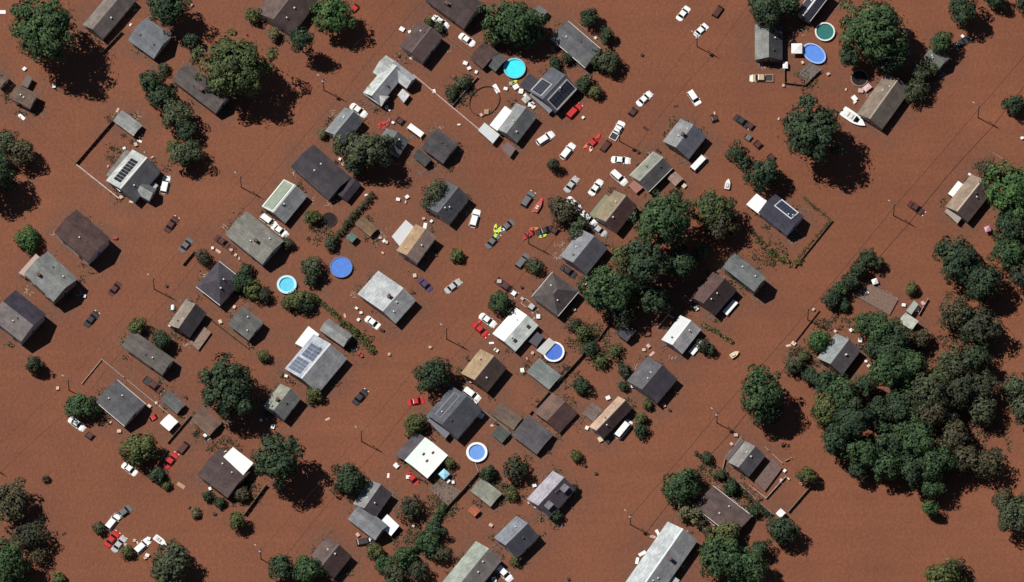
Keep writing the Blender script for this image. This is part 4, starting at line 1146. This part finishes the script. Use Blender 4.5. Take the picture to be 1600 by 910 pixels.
# ------------------------------------------------------------------ boats
def boat(px, py, ang, L, W, col, label, cockpit=(.03, .03, .035), top=True):
    c = at(px, py, .4)
    root = empty("boat", (c.x, c.y, 0), math.radians(ang))
    tag(root, label, "boat")
    def outline(k, z):
        pts = []
        for t in np.linspace(0, 1, 9):
            x = -L / 2 + L * t
            y = W / 2 * k * (1 - max(0, (t - .45) / .55) ** 2.2) * (1 if t > .05 else .93)
            pts.append((x * (.96 if k < 1 else 1), max(y, .02), z))
        return [(x, -y, z) for x, y, z in pts] + [(x, y, z) for x, y, z in reversed(pts)]
    b = MB()
    b.hexa(outline(.75, -.25), outline(1, .62))
    b.build("hull", m_paint(col), root)
    b = MB(); b.box(-L * .38, L * .05, -W * .3, W * .3, .615, .65)
    b.build("cockpit", m_plain(cockpit, .6, .15, name="cockpit_sole"), root)
    for x in (-.25, -.08):
        b = MB(); b.box(L * x - .2, L * x + .2, -W * .24, W * .24, .65, .86)
        b.build("seat", m_plain((.6, .58, .54), .6, .08, name="seat_vinyl"), root)
    if top:
        b = MB(); b.hexa([(L * .07, -W * .32, .62), (L * .22, -W * .2, .62), (L * .22, W * .2, .62), (L * .07, W * .32, .62)], [(L * .05, -W * .28, .98), (L * .1, -W * .16, .98), (L * .1, W * .16, .98), (L * .05, W * .28, .98)])
        b.build("windscreen", m_glass(), root)
        b = MB(); b.box(-L / 2 - .35, -L / 2 - .003, -.2, .2, .1, .95)
        b.build("outboard_motor", m_plain((.05, .05, .055), .4, .1, name="motor_cowl"), root)
    return root
boat(1334, 185, -36, 6.6, 2.6, (.8, .8, .78), "white motor boat with a dark windscreen beside the tan gable house", (.62, .62, .6))
boat(598, 885, -40, 3.2, 1.2, (.7, .7, .68), "small white boat caught in shrubs near the bottom edge", top=False)
boat(251, 846, -38, 3.6, 1.5, (.8, .8, .78), "small white boat above the gray green tree, lower left", (.4, .4, .4), top=False)
boat(1137, 288, 80, 2.6, 1.2, (.75, .75, .73), "little white dinghy floating in open water above the navy house", top=False)
boat(1148, 554, 35, 2.3, 1.2, (.72, .55, .32), "cream and tan rescue dinghy in open water", (.1, .06, .03), top=False)
boat(841, 322, 60, 3.4, 1.3, (.42, .09, .06), "red dinghy floating beside a dark gray car", (.2, .05, .04), top=False)

def kayak(px, py, ang, col, label, L=3.2):
    c = at(px, py, .15)
    root = empty("kayak", (c.x, c.y, 0), math.radians(ang)); tag(root, label, "kayak")
    def ol(k, z): return [(-L / 2 * k, 0, z + .06), (-L * .25, -.36 * k, z), (L * .25, -.36 * k, z), (L / 2 * k, 0, z + .06), (L * .25, .36 * k, z), (-L * .25, .36 * k, z)]
    b = MB(); b.hexa(ol(.8, -.12), ol(1, .2)); b.build("hull", m_plain(col, .4, .1, name="kayak_plastic"), root)
    b = MB(); b.tube((-.1, 0, .2), (-.1, 0, .27), .3, .26, 12); b.build("cockpit", m_plain((.03, .03, .03), .6, .1, name="kayak_cockpit"), root)
OR, RD, YG = (.7, .16, .06), (.55, .03, .025), (.5, .62, .06)
kayak(919, 226, 40, OR, "orange kayak drifting below the red car beside the solar house"); kayak(933, 217, 60, RD, "red kayak lying along the flooded red car, upper middle"); kayak(924, 231, 75, (.75, .5, .42), "pale pink kayak behind the orange kayak", 2.4)
kayak(838, 328, 30, OR, "orange kayak beside the red dinghy in the middle street", 2.6); kayak(846, 316, 80, RD, "short red kayak above the red dinghy in the middle street", 2.4)
kayak(823, 369, 50, RD, "red kayak in front of the flooded cars of the middle street", 2.8); kayak(834, 358, 10, OR, "orange kayak above the half sunk red car, middle street", 2.4)
kayak(777, 364, 60, YG, "yellow green kayak at the nose of a dark gray car, middle street", 4.0); kayak(785, 359, 20, (.75, .78, .7), "white kayak crossing a yellow green one, middle street", 3.6); kayak(774, 357, 80, YG, "short yellow green kayak pointing up the middle street", 2.4); kayak(848, 369, 20, YG, "yellow kayak beside the black car of the middle street", 2.2)
kayak(596, 194, 20, RD, "red kayak stranded between blue gray house and maroon car", 2.6); kayak(607, 191, 70, (.3, .06, .05), "dull red kayak beside a maroon car, upper left middle", 2.6)
kayak(803, 129, 30, YG, "yellow green kayak below the glowing cyan pool", 2.0); kayak(748, 506, 60, RD, "short red kayak touching the red car by the white house", 2.0)

# ------------------------------------------------------------------ pools and trampolines
def ringmesh(b, ri, ro, z0, z1, n=28, ay=1.0, mi=0):
    for i in range(n):
        a0, a1 = 2 * math.pi * i / n, 2 * math.pi * (i + 1) / n
        q = [(ri * math.cos(a0), ri * math.sin(a0) * ay), (ro * math.cos(a0), ro * math.sin(a0) * ay), (ro * math.cos(a1), ro * math.sin(a1) * ay), (ri * math.cos(a1), ri * math.sin(a1) * ay)]
        b.hexa([(x, y, z0) for x, y in q], [(x, y, z1) for x, y in q], mi)

def pool(px, py, r, col, label, rim=(.75, .77, .8), rw=.3, wall=(.45, .5, .6), ay=1.0, ang=0.0, water=.36, top=.62):
    c = at(px, py, .5)
    R = r * PXM
    root = empty("swimming_pool", (c.x, c.y, 0), math.radians(ang))
    tag(root, label, "pool")
    b = MB(); ringmesh(b, R - .22, R - .14, -.9, top - .03, ay=ay); b.build("pool_wall", m_plain(wall, .5, .1, name="pool_liner"), root)
    b = MB(); ringmesh(b, R - .14 - rw, R, top - .03, top + .03, ay=ay); b.build("pool_rim", m_plain(rim, .4, .06, name="pool_rim_metal"), root)
    n = 32
    b = MB(); b.poly([((R - .2) * math.cos(2 * math.pi * i / n), (R - .2) * math.sin(2 * math.pi * i / n) * ay, water) for i in range(n)])
    b.build("pool_water", m_pool(col), root)
    b = MB()
    for y in (-.22, .22):
        b.tube((R - .5, y, -.5), (R + .05, y, top + .65), .03, .03, 6)
        b.tube((R + .05, y, top + .65), (R + .45, y, -.5), .03, .03, 6)
    for z in (-.1, .25, .55):
        b.tube((R - .32 + z * .3, -.22, z), (R - .32 + z * .3, .22, z), .025, .025, 6)
    b.build("ladder", m_plain((.7, .7, .7), .3, .05, name="ladder_tube"), root)
    return root
pool(804, 107, 17.5, (.05, .72, .86), "glowing cyan round pool below the top middle tree", rim=(.16, .5, .6), rw=.28, wall=(.05, .3, .4), water=.4)
pool(448, 445, 15.5, (.12, .55, .75), "round cyan pool with a thick pale blue rim", rim=(.42, .72, .82), rw=.42, wall=(.1, .35, .5))
pool(533, 418, 17.5, (.085, .21, .6), "large plain blue round pool with a thin rim", rim=(.12, .2, .45), rw=.06, wall=(.07, .1, .3), water=.5)
pool(865, 550, 17, (.07, .16, .55), "dark blue round pool with a white rim beside a deck", rw=.3)
pool(745, 707, 16.5, (.14, .3, .68), "light blue round pool with a thick white rim", rw=.42)
pool(1289, 50, 16, (.03, .15, .14), "teal green round pool with a white rim", rim=(.62, .66, .62), rw=.22, wall=(.1, .2, .2))
pool(1272, 84, 21, (.1, .24, .68), "oval blue pool beside a white canopy", rim=(.3, .42, .7), rw=.3, ay=.7, ang=-40)

def drowned_ring(px, py, rx, ry, label, ang=0, n=34):
    c = at(px, py, .25)
    b = MB()
    ringmesh(b, rx * PXM - .1, rx * PXM, -.6, .32, n, ry / rx)
    o = b.build("pool_rim", m_plain((.07, .035, .03), .8, .15, name="rusty_rim"), None)
    root = empty("drowned_pool", (c.x, c.y, 0), math.radians(ang))
    o.parent = root
    tag(root, label, "pool")
    b = MB()
    for i in range(6):
        a = i * math.pi / 3 + .3
        x, y = math.cos(a) * (rx * PXM + .06), math.sin(a) * (ry * PXM + .06)
        b = MB(); b.box(x - .05, x + .05, y - .05, y + .05, -.6, .36); b.build("rim_post", m_plain((.08, .05, .045), .8, .15, name="rusty_rim"), root)
drowned_ring(757, 158, 27, 22, "flooded oval pool of which only the thin dark rim shows", 50)

def trampoline(px, py, r, label, rimc):
    c = at(px, py, .35)
    R = r * PXM
    root = empty("trampoline", (c.x, c.y, 0)); tag(root, label, "trampoline")
    b = MB(); n = 28
    b.hexa([((R - .2) * math.cos(2 * math.pi * i / n), (R - .2) * math.sin(2 * math.pi * i / n), .2) for i in range(n)], [((R - .2) * math.cos(2 * math.pi * i / n), (R - .2) * math.sin(2 * math.pi * i / n), .22) for i in range(n)])
    b.build("jumping_mat", m_plain((.018, .012, .012), .9, .2, name="trampoline_mat"), root)
    b = MB(); ringmesh(b, R - .19, R, .2, .26, n); b.build("safety_pad", m_plain(rimc, .7, .15, name="pad_vinyl"), root)
    for i in range(6):
        a = i * math.pi / 3
        b = MB(); b.tube((math.cos(a) * (R - .05), math.sin(a) * (R - .05), -.7), (math.cos(a) * (R - .05), math.sin(a) * (R - .05), .195), .04, .04, 6); b.build("leg", m_plain((.3, .3, .3), .4, .1, name="steel_tube"), root)
trampoline(1343, 122, 14, "round black trampoline with a pale rim beside the tan gable house", (.28, .2, .18))
trampoline(514, 343, 12.5, "round dark trampoline below the large black roofed house", (.05, .035, .03))

# ------------------------------------------------------------------ canopies and umbrellas
def canopy(px, py, w, d, ang, z, col, label, peak=.5):
    c = at(px, py, z)
    root = empty("canopy_tent", (c.x, c.y, 0), math.radians(ang)); tag(root, label, "canopy")
    hw, hd = w * PXM / 2, d * PXM / 2
    b = MB(); r = [(-hw, -hd), (hw, -hd), (hw, hd), (-hw, hd)]
    b.hexa([(x, y, z - .2) for x, y in r], [(x, y, z) for x, y in r])
    for i in range(4):
        p, q = r[i], r[(i + 1) % 4]
        b.poly([(p[0], p[1], z + .003), (q[0], q[1], z + .003), (0, 0, z + peak)])
    b.build("canopy_cover", m_plain(col, .8, .05, name="canopy_fabric"), root)
    for x, y in r:
        b = MB(); b.tube((x * .94, y * .94, -.8), (x * .94, y * .94, z - .203), .03, .03, 6); b.build("leg", m_plain((.5, .5, .5), .4, .1, name="steel_tube"), root)
canopy(1245, 76, 17, 17, 0, 1.6, WHITE, "white square canopy beside the oval blue pool")
canopy(1227, 102, 8, 11, 0, 1.0, WHITE, "tiny white canopy below the oval blue pool", .2)
canopy(694, 741, 13, 13, 45, 1.3, (.3, .62, .75), "light blue diamond canopy beside the flat white roof")
canopy(1543, 358, 9, 9, 20, 1.3, (.55, .3, .42), "pink garden canopy under the right edge tree")
canopy(822, 155, 12, 10, 45, .8, (.42, .42, .4), "pale canvas cover in the yard full of junk", .25)
canopy(1367, 440, 9, 9, 20, .9, WHITE, "white umbrella like canopy above the flooded brown patio", .4)
canopy(1355, 137, 13, 9, 40, .7, (.62, .42, .42), "pinkish white tarpaulin canopy beside the black trampoline", .2)
# ------------------------------------------------------------------ utility poles and wires
PH = 7.4
def pole(px, py, label, transformer=False, lamp=True, h=PH):
    c = at(px, py, 0)
    root = empty("utility_pole", (c.x, c.y, 0), math.radians(53))
    tag(root, label, "utility pole", "utility poles along the streets")
    b = MB(); b.tube((0, 0, -.9), (0, 0, h), .14, .09, 10); b.build("pole", m_wood((.1, .07, .055)), root)
    b = MB(); b.box(.09, .19, -1.2, 1.2, h - .7, h - .56); b.build("crossarm", m_wood((.11, .08, .06)), root)
    for y in (-1.1, -.4, .4, 1.1):
        b = MB(); b.tube((.14, y, h - .56), (.14, y, h - .38), .045, .03, 6); b.build("insulator", m_plain((.5, .5, .5), .3, .05, name="porcelain"), root)
    if transformer:
        b = MB(); b.tube((-.36, .0, h - 2.0), (-.36, 0, h - 1.1), .24, .24, 12); b.build("transformer", m_plain((.25, .26, .26), .5, .1, name="transformer_steel"), root)
    if lamp:
        b = MB(); b.chain([(0, 0, h - 1.1), (.1, .8, h - .85), (.2, 1.6, h - .8)], [.04, .035, .03], 6); b.build("lamp_arm", m_plain((.2, .2, .2), .4, .1, name="lamp_steel"), root)
        b = MB(); b.box(.1, .3, 1.55, 2.0, h - .88, h - .74); b.build("lamp_head", m_plain((.42, .41, .4), .4, .05, name="lamp_housing"), root)
    return c
def wire(p, q, r=.035, sag=.7):
    b = MB()
    d = (q - p).normalized(); nrm = Vector((-d.y, d.x))
    n = 12
    o3 = Vector((p.x, p.y, 0))
    pts = []
    for i in range(n + 1):
        t = i / n
        w = p.lerp(q, t) - p
        pts.append((w.x, w.y, PH - 1.6 - sag * 4 * t * (1 - t)))
    b.chain(pts, [r] * (n + 1), 5)
    o = b.build("power_line", m_plain((.02, .02, .02), .7, .1, name="cable_sheath"), None, o3)
    return o
rowA = [pole(640, -14, "utility pole at the top edge in the left street row", lamp=False), pole(506, 141, "utility pole above the blue gray gable house in the left row", True),
        pole(377, 293, "utility pole left of the pale house with the white rim"), pole(241, 452, "utility pole above the tan gable house"),
        pole(108, 610, "utility pole left of the round green lower left tree", lamp=True), pole(-24, 726, "utility pole at the lower left picture edge", lamp=False)]
rowB = [pole(1210, -80, "utility pole beyond the top edge"), pole(1089, 73, "utility pole with transformer between two white cars, top right", True), pole(968, 221, "utility pole beside the white pickup truck in the upper middle", True, False),
        pole(826, 381, "utility pole among the cars in the middle street", lamp=False), pole(698, 530, "utility pole left of the red car by the white house"),
        pole(565, 690, "utility pole in open water right of the round shadowed tree"), pole(408, 874, "utility pole near the bottom edge left of the maroon house", True)]
rowC = [pole(1650, 40, "utility pole beyond the right edge", lamp=False), pole(1528, 184, "utility pole in open water below the top right corner", lamp=True), pole(1396, 337, "utility pole beside the maroon car in the right street"),
        pole(1262, 500, "utility pole in open water behind the hedge trees", lamp=False), pole(1120, 661, "utility pole above the damaged gray house", True), pole(985, 820, "utility pole left of the long silver gray house", True)]
NW = 0
for row, r in ((rowA, .025), (rowB, .025), (rowC, .05)):
    for a, b_ in zip(row, row[1:]):
        o = wire(a, b_, r)
        NW += 1
        m = (a + b_) / 2
        px, py = 800 + m.x / PXM, 455 - m.y / PXM * .937
        tag(o, where(px, py, "sagging black power line"), "power line", "power lines between the utility poles")

# ------------------------------------------------------------------ fences
def fence(pts, hgt, col, label, cat="fence", thick=.07, posts=True, top=None, broken=0.0):
    Q = [at(p[0], p[1], hgt * .5) for p in pts]
    c = Q[0]
    root = empty("fence", (c.x, c.y, 0)); tag(root, label, cat)
    fr = random.Random(len(label) * 31 + len(pts))
    for i in range(len(Q) - 1):
        d = (Q[i + 1] - Q[i]); L = d.length; ang = math.atan2(d.y, d.x)
        b = MB()
        x = .02
        while x < L - .05:
            w = min(fr.uniform(.9, 1.3), L - x)
            if fr.random() >= broken:
                hh = hgt * fr.uniform(.93, 1.04)
                b.box(x, x + w - .02, -thick / 2, thick / 2, -.7, hh)
            x += w
        if not b.v: continue
        o = b.build("fence_panel", m_wood(col), root, (Q[i].x - c.x, Q[i].y - c.y, 0)); o.rotation_euler = (0, 0, ang)
        if posts:
            n = max(1, int(L / 3.2))
            for j in range(n + (1 if i == len(Q) - 2 else 0)):
                b = MB(); b.box(-.07, .07, -.07 - .002, .07 + .002, -.75, hgt + .12)
                o = b.build("post", m_wood(top or sc(col, 1.15)), root, (Q[i].x - c.x + d.x * j / n, Q[i].y - c.y + d.y * j / n, 0)); o.rotation_euler = (0, 0, ang)
    return root
DW, PW, TW = (.11, .075, .055), (.5, .43, .38), (.26, .19, .13)
fence([(186, 178), (118, 257)], 1.0, DW, "dark board fence running down from the light gray shed")
fence([(118, 257), (186, 311)], .9, (.68, .58, .52), "white picket fence below the dark board fence", thick=.14)
fence([(40, 188), (116, 253)], .12, (.12, .06, .045), "nearly sunken wire fence left of the dark board fence", posts=False)
fence([(128, 600), (159, 562), (262, 646)], .45, PW, "white fence round the yard of the round tree, lower left", broken=.1)
fence([(646, 118), (700, 163), (748, 203)], .9, (.6, .47, .42), "pale pink fence between the crossed gable house and the junk yard", thick=.14)
fence([(692, 54), (736, 87)], .5, TW, "tan fence below the white parked cars", broken=.1)
fence([(706, 167), (746, 121)], .8, (.3, .28, .25), "gray fence crossing the junk filled yard")
fence([(160, 82), (190, 50)], 1.0, (.2, .14, .11), "brown fence between the two top left houses")
fence([(1226, 107), (1226, 130), (1258, 134), (1281, 112)], .8, DW, "dark fence boxing in a yard below the oval blue pool")
fence([(893, 29), (946, 76), (962, 86)], .6, (.3, .24, .19), "tan fence along the large gray house, top middle", broken=.15)
fence([(332, 502), (384, 542)], .7, (.075, .05, .04), "dark fence below the plain gray box house")
fence([(382, 804), (416, 758)], 1.2, TW, "tan board fence beside the round dark shadow, lower left")
fence([(320, 686), (347, 660)], .9, (.09, .06, .045), "dark fence right of the low brown garage")
fence([(1242, 418), (1300, 346)], .6, (.13, .095, .065), "long side of the L shaped wooden fence by the navy house")
fence([(1300, 345), (1256, 308)], .6, (.14, .09, .065), "short low side of the fence right of the navy house")
fence([(1241, 536), (1280, 486)], .5, (.1, .07, .055), "dark fence leaving the hedge trees down to the left")
fence([(1172, 760), (1197, 779), (1227, 746)], .7, (.6, .53, .48), "white fence cornering the brown deck, lower right", broken=.1)
fence([(1196, 700), (1222, 724), (1236, 716)], .6, (.5, .4, .35), "broken pink fence above the brown deck", broken=.3)
fence([(1128, 738), (1134, 714), (1158, 684)], .7, (.5, .38, .33), "broken pink fence left of the damaged gray house", broken=.3)
fence([(1232, 800), (1266, 761)], .9, (.34, .26, .18), "tan fence between the white shed and a round tree")
fence([(1116, 756), (1172, 804)], .5, (.36, .3, .26), "pale fence along the brown house, lower right", broken=.1)
fence([(1150, 752), (1208, 804)], .5, (.36, .28, .22), "tan fence along the dark ragged lower right hedge", broken=.1)
fence([(1086, 796), (1116, 822)], .6, (.55, .5, .45), "white dashed fence left of the brown lower right house", broken=.25)
fence([(802, 677), (828, 647), (858, 613)], .8, (.1, .07, .055), "dark fence between the drowned garages", broken=.06)
fence([(872, 598), (914, 552)], 1.0, (.08, .06, .045), "dark fence right of the gray teal garage")
fence([(752, 640), (798, 677)], .7, (.36, .32, .25), "pale tan fence left of the drowned garages")
fence([(692, 800), (722, 768), (748, 738)], 1.1, (.16, .12, .09), "brown fence below the round pool with the thick rim", broken=.05)
fence([(748, 738), (742, 722), (728, 712)], .5, (.45, .38, .32), "pale bent fence touching the thick rimmed pool", broken=.1)
fence([(934, 532), (957, 500)], .8, DW, "dark fence in the shade below the middle trees")
fence([(262, 692), (298, 650)], .8, (.2, .16, .13), "gray fence passing the white square shed")
fence([(244, 730), (262, 704)], .7, (.25, .2, .17), "pale gray fence beside the lower left red car")
fence([(1366, 442), (1408, 472)], .4, (.35, .26, .2), "tan fence along the flooded brown patio", broken=.15)
fence([(1436, 492), (1450, 468)], .8, (.55, .45, .4), "white fence right of the small pale roofed house", broken=.15)
fence([(1028, 512), (1044, 492), (1052, 497)], .8, (.6, .42, .36), "pinkish frame fence left of the white sloped gable house")
fence([(410, 556), (444, 586)], .3, (.15, .09, .07), "low fence left of the mottled white house", broken=.1)
fence([(286, 414), (304, 393)], .9, DW, "short dark fence above the slate black house", posts=False)
fence([(700, 600), (722, 616)], .6, (.3, .24, .2), "tan fence left of the tan dark brown gable house", broken=.15)
fence([(838, 510), (884, 550)], .4, (.1, .065, .05), "dark low fence above the dark blue deck pool", broken=.1)
fence([(346, 382), (380, 410)], .5, (.16, .1, .08), "brown fence behind the junk row on the left", broken=.1)
fence([(1552, 240), (1572, 252)], .4, (.5, .38, .3), "pale fence above the bright right edge tree")

# ------------------------------------------------------------------ floating and stranded household things
BINM = {}
def bin_(px, py, s, col, label, ang=0, kind=0):
    """small floating thing: 0 lidded bin, 1 board, 2 cooler, 3 barrel"""
    c = at(px, py, .3)
    nm = ("floating_bin", "floating_board", "floating_cooler", "floating_barrel")[kind]
    w = s * PXM
    root = empty(nm, (c.x, c.y, 0), math.radians(ang)); tag(root, label, nm.split("_")[1])
    m = m_plain(col, .5, .12, name="plastic")
    if kind == 1:
        b = MB(); b.box(-w * .8, w * .8, -w * .28, w * .28, -.05, .12); b.box(-w * .8, w * .75, w * .29, w * .42, -.05, .1)
        b.build("board", m_plain(col, .8, .2, name="floating_timber"), root)
    elif kind == 3:
        b = MB(); b.tube((-w * .5, 0, .12), (w * .5, 0, .12), w * .36, w * .36, 14); b.build("barrel", m, root)
        for x in (-.25, .25):
            b = MB(); b.tube((w * x - .03, 0, .12), (w * x + .03, 0, .12), w * .375, w * .375, 14); b.build("hoop", m_plain(sc(col, .7), .5, .1, name="plastic"), root)
    else:
        b = MB(); b.hexa([(-w * .42, -w * .36, -.2), (w * .42, -w * .36, -.2), (w * .42, w * .36, -.2), (-w * .42, w * .36, -.2)], [(-w * .5, -w * .42, .38), (w * .5, -w * .42, .38), (w * .5, w * .42, .38), (-w * .5, w * .42, .38)])
        b.build("tub", m, root)
        b = MB(); b.box(-w * .53, w * .53, -w * .45, w * .45, .383, .46); b.box(-w * .2, w * .2, -w * .05, w * .05, .463, .52)
        b.build("lid", m_plain(sc(col, .92), .45, .1, name="plastic"), root)
ITEMS = [  # px, py, size px, colour, kind
    (2, 19, 9, 'w', 1), (38, 108, 6, 'w', 0), (84, 135, 6, 'w', 2), (34, 182, 8, 'w', 1), (312, 82, 6, 'w', 0), (204, 39, 5, 'w', 3), (300, 8, 4, 'p', 0),
    (628, 46, 8, 'w', 2), (640, 50, 5, 'w', 0), (644, 88, 7, 'c', 1), (678, 143, 6, 'w', 0), (727, 99, 7, 'w', 2), (733, 107, 6, 'w', 0), (744, 113, 5, 'w', 0), (776, 138, 10, 'w', 1), (790, 139, 6, 'w', 2),
    (806, 136, 9, 'w', 0), (814, 143, 8, 'w', 2), (821, 150, 6, 'w', 0), (829, 164, 8, 'w', 0), (834, 168, 7, 'w', 3), (760, 175, 8, 't', 2), (752, 180, 5, 'p', 0), (717, 195, 5, 'w', 3), (911, 184, 4, 'w', 0), (798, 131, 6, 'g', 0), (832, 162, 5, 'w', 0),
    (886, 94, 6, 'w', 1), (930, 60, 3, 'w', 0), (604, 168, 6, 'w', 2), (608, 172, 5, 'w', 3), (602, 158, 4, 'w', 0), (594, 196, 8, 'r', 1), (600, 200, 6, 'r', 0), (614, 192, 4, 'w', 0),
    (1258, 155, 6, 'c', 2), (1217, 186, 5, 'p', 3), (1254, 98, 4, 'c', 0), (1317, 82, 6, 'p', 0), (1294, 116, 5, 'p', 2), (1322, 140, 4, 'c', 3), (1335, 154, 9, 'w', 2), (1345, 142, 8, 'p', 0), (1336, 160, 6, 'w', 3), (1224, 134, 4, 'p', 0),
    (1504, 57, 5, 'w', 0), (1497, 68, 5, 'w', 2), (1069, 291, 7, 'c', 2), (997, 238, 3, 'k', 0), (1009, 200, 6, 'k', 1), (1056, 166, 5, 'k', 1), (1003, 86, 3, 'k', 0), (1117, 177, 5, 'p', 3), (1515, 273, 4, 'w', 0), (1597, 216, 5, 'w', 2),
    (184, 172, 5, 'p', 1), (212, 226, 6, 'p', 2), (218, 220, 5, 'w', 1), (194, 232, 4, 'w', 0), (169, 260, 4, 'p', 3), (189, 308, 6, 'p', 0), (205, 315, 4, 'c', 1), (238, 246, 5, 'p', 3), (132, 463, 5, 'w', 0), (96, 369, 5, 'w', 2), (180, 372, 6, 'r', 0), (183, 373, 4, 'k', 3),
    (270, 481, 9, 'w', 3), (265, 509, 4, 'w', 0), (275, 514, 5, 'w', 2), (260, 447, 3, 'k', 0), (332, 388, 4, 'w', 0), (341, 392, 6, 'p', 1), (361, 391, 5, 'p', 0), (368, 399, 4, 'c', 2), (374, 404, 5, 'c', 3), (381, 412, 5, 'k', 0), (388, 415, 4, 'k', 2), (366, 480, 5, 'c', 0), (344, 503, 6, 'c', 2), (322, 524, 5, 'p', 2),
    (572, 305, 5, 'w', 3), (531, 249, 4, 'w', 0), (536, 257, 4, 'c', 2), (622, 312, 6, 'w', 2), (636, 308, 6, 'w', 0), (634, 316, 5, 'p', 3), (488, 442, 7, 'p', 2), (594, 372, 4, 'p', 0), (600, 377, 5, 'w', 2), (604, 379, 4, 'c', 0), (598, 395, 4, 'c', 3), (662, 342, 4, 'p', 0), (674, 346, 4, 'w', 0), (648, 431, 6, 'c', 2), (557, 482, 4, 'w', 0), (564, 489, 4, 'w', 2), (560, 500, 5, 'w', 0), (539, 493, 4, 'p', 1), (597, 516, 7, 'k', 3),
    (553, 546, 6, 'w', 1), (560, 552, 6, 'r', 0), (565, 556, 5, 'r', 2), (447, 588, 5, 'w', 2), (512, 655, 5, 'p', 1), (426, 667, 7, 'w', 2), (408, 657, 3, 'w', 0), (380, 626, 3, 'w', 0), (352, 706, 4, 'w', 3), (608, 554, 4, 'p', 0), (323, 682, 8, 'w', 1),
    (780, 440, 7, 'p', 0), (815, 449, 4, 'k', 0), (841, 495, 7, 'w', 0), (816, 467, 5, 'p', 2), (768, 536, 5, 'w', 1), (774, 547, 5, 'w', 0), (816, 579, 7, 'w', 2), (776, 548, 6, 'w', 2), (736, 597, 4, 'c', 0), (752, 650, 9, 'w', 2), (743, 630, 4, 'w', 0), (741, 637, 4, 'c', 3), (897, 484, 5, 'c', 0), (832, 552, 5, 'p', 2), (824, 560, 4, 'p', 3), (672, 543, 3, 'p', 0),
    (1093, 451, 6, 'w', 0), (1088, 460, 7, 'w', 2), (1088, 482, 7, 'w', 0), (1080, 470, 4, 'p', 2), (986, 518, 6, 'w', 0), (1042, 412, 8, 'w', 1), (1013, 541, 6, 'p', 2), (1006, 547, 5, 'c', 0), (1019, 553, 6, 'p', 1), (988, 604, 5, 'w', 0), (994, 606, 4, 'p', 3), (911, 416, 5, 'c', 3), (914, 443, 6, 'w', 0), (886, 421, 5, 'c', 2), (1240, 537, 7, 'c', 2), (1232, 540, 5, 'c', 1), (1271, 484, 4, 'p', 0),
    (1038, 634, 5, 'p', 2), (1046, 641, 3, 'k', 0), (950, 622, 7, 'w', 2), (917, 669, 6, 'w', 0), (938, 687, 8, 'c', 2), (1333, 448, 6, 'w', 0), (1355, 458, 5, 'w', 2), (1433, 484, 7, 'w', 2), (1442, 474, 6, 'p', 0), (1412, 477, 6, 'w', 0), (1330, 516, 6, 'w', 2), (1344, 532, 7, 'w', 0), (1305, 518, 4, 'c', 0), (1353, 565, 4, 'w', 0), (1357, 572, 5, 'c', 2),
    (90, 607, 5, 'c', 0), (233, 635, 6, 'c', 2), (186, 674, 6, 'c', 0), (173, 660, 4, 'c', 3), (244, 630, 3, 'c', 0), (283, 758, 9, 't', 1), (335, 803, 5, 'k', 2), (296, 793, 5, 'k', 3), (328, 764, 5, 'w', 2), (230, 868, 6, 'w', 2), (227, 872, 5, 'p', 0), (210, 845, 5, 'p', 0), (215, 848, 5, 'c', 3), (232, 842, 6, 'w', 0), (100, 834, 5, 'k', 1), (196, 852, 5, 'p', 2),
    (559, 836, 6, 'p', 2), (576, 844, 6, 'w', 0), (580, 841, 5, 'w', 2), (607, 743, 5, 'w', 1), (619, 728, 8, 'w', 2), (638, 746, 7, 'w', 0), (700, 752, 6, 'w', 0), (708, 754, 5, 'w', 2), (696, 871, 5, 'w', 0), (700, 868, 5, 'w', 2), (694, 866, 4, 'c', 3), (772, 906, 8, 'w', 2), (767, 821, 6, 'p', 0), (835, 759, 6, 'w', 2), (837, 792, 5, 'w', 0), (826, 786, 4, 'p', 3), (700, 724, 5, 'c', 0), (771, 664, 6, 'p', 1), (646, 822, 4, 'c', 0),
    (1028, 832, 7, 'w', 1), (1020, 838, 6, 'p', 1), (1004, 865, 8, 'w', 1), (996, 876, 7, 'w', 1), (1252, 756, 5, 'p', 2), (1100, 825, 6, 'p', 0), (1108, 832, 5, 'c', 2), (1085, 776, 7, 'g', 0), (1143, 694, 5, 'p', 0), (1150, 680, 6, 'p', 2), (1226, 736, 5, 'w', 0), (1221, 752, 6, 'p', 1), (1232, 748, 5, 'c', 3), (931, 740, 5, 'k', 0), (914, 728, 5, 'k', 2), (888, 905, 4, 'k', 0), (950, 690, 4, 'w', 0),
]
ICOL = {'w': ((.8, .8, .78), "white"), 'p': ((.55, .38, .33), "pinkish"), 'c': ((.62, .5, .36), "cream"), 't': ((.4, .25, .15), "tan"), 'r': ((.3, .05, .045), "red"), 'k': ((.05, .028, .022), "dark"), 'g': ((.3, .42, .3), "pale green")}
KN = ("bin", "board", "cooler box", "barrel")
for i, (px, py, s, cc, kd) in enumerate(ITEMS):
    col, cn = ICOL[cc]
    bin_(px, py, max(4.2, s * .95), col, where(px, py, f"{cn} {'stranded' if i % 2 else 'floating'} {KN[kd]}"), (i * 47) % 180, kd)
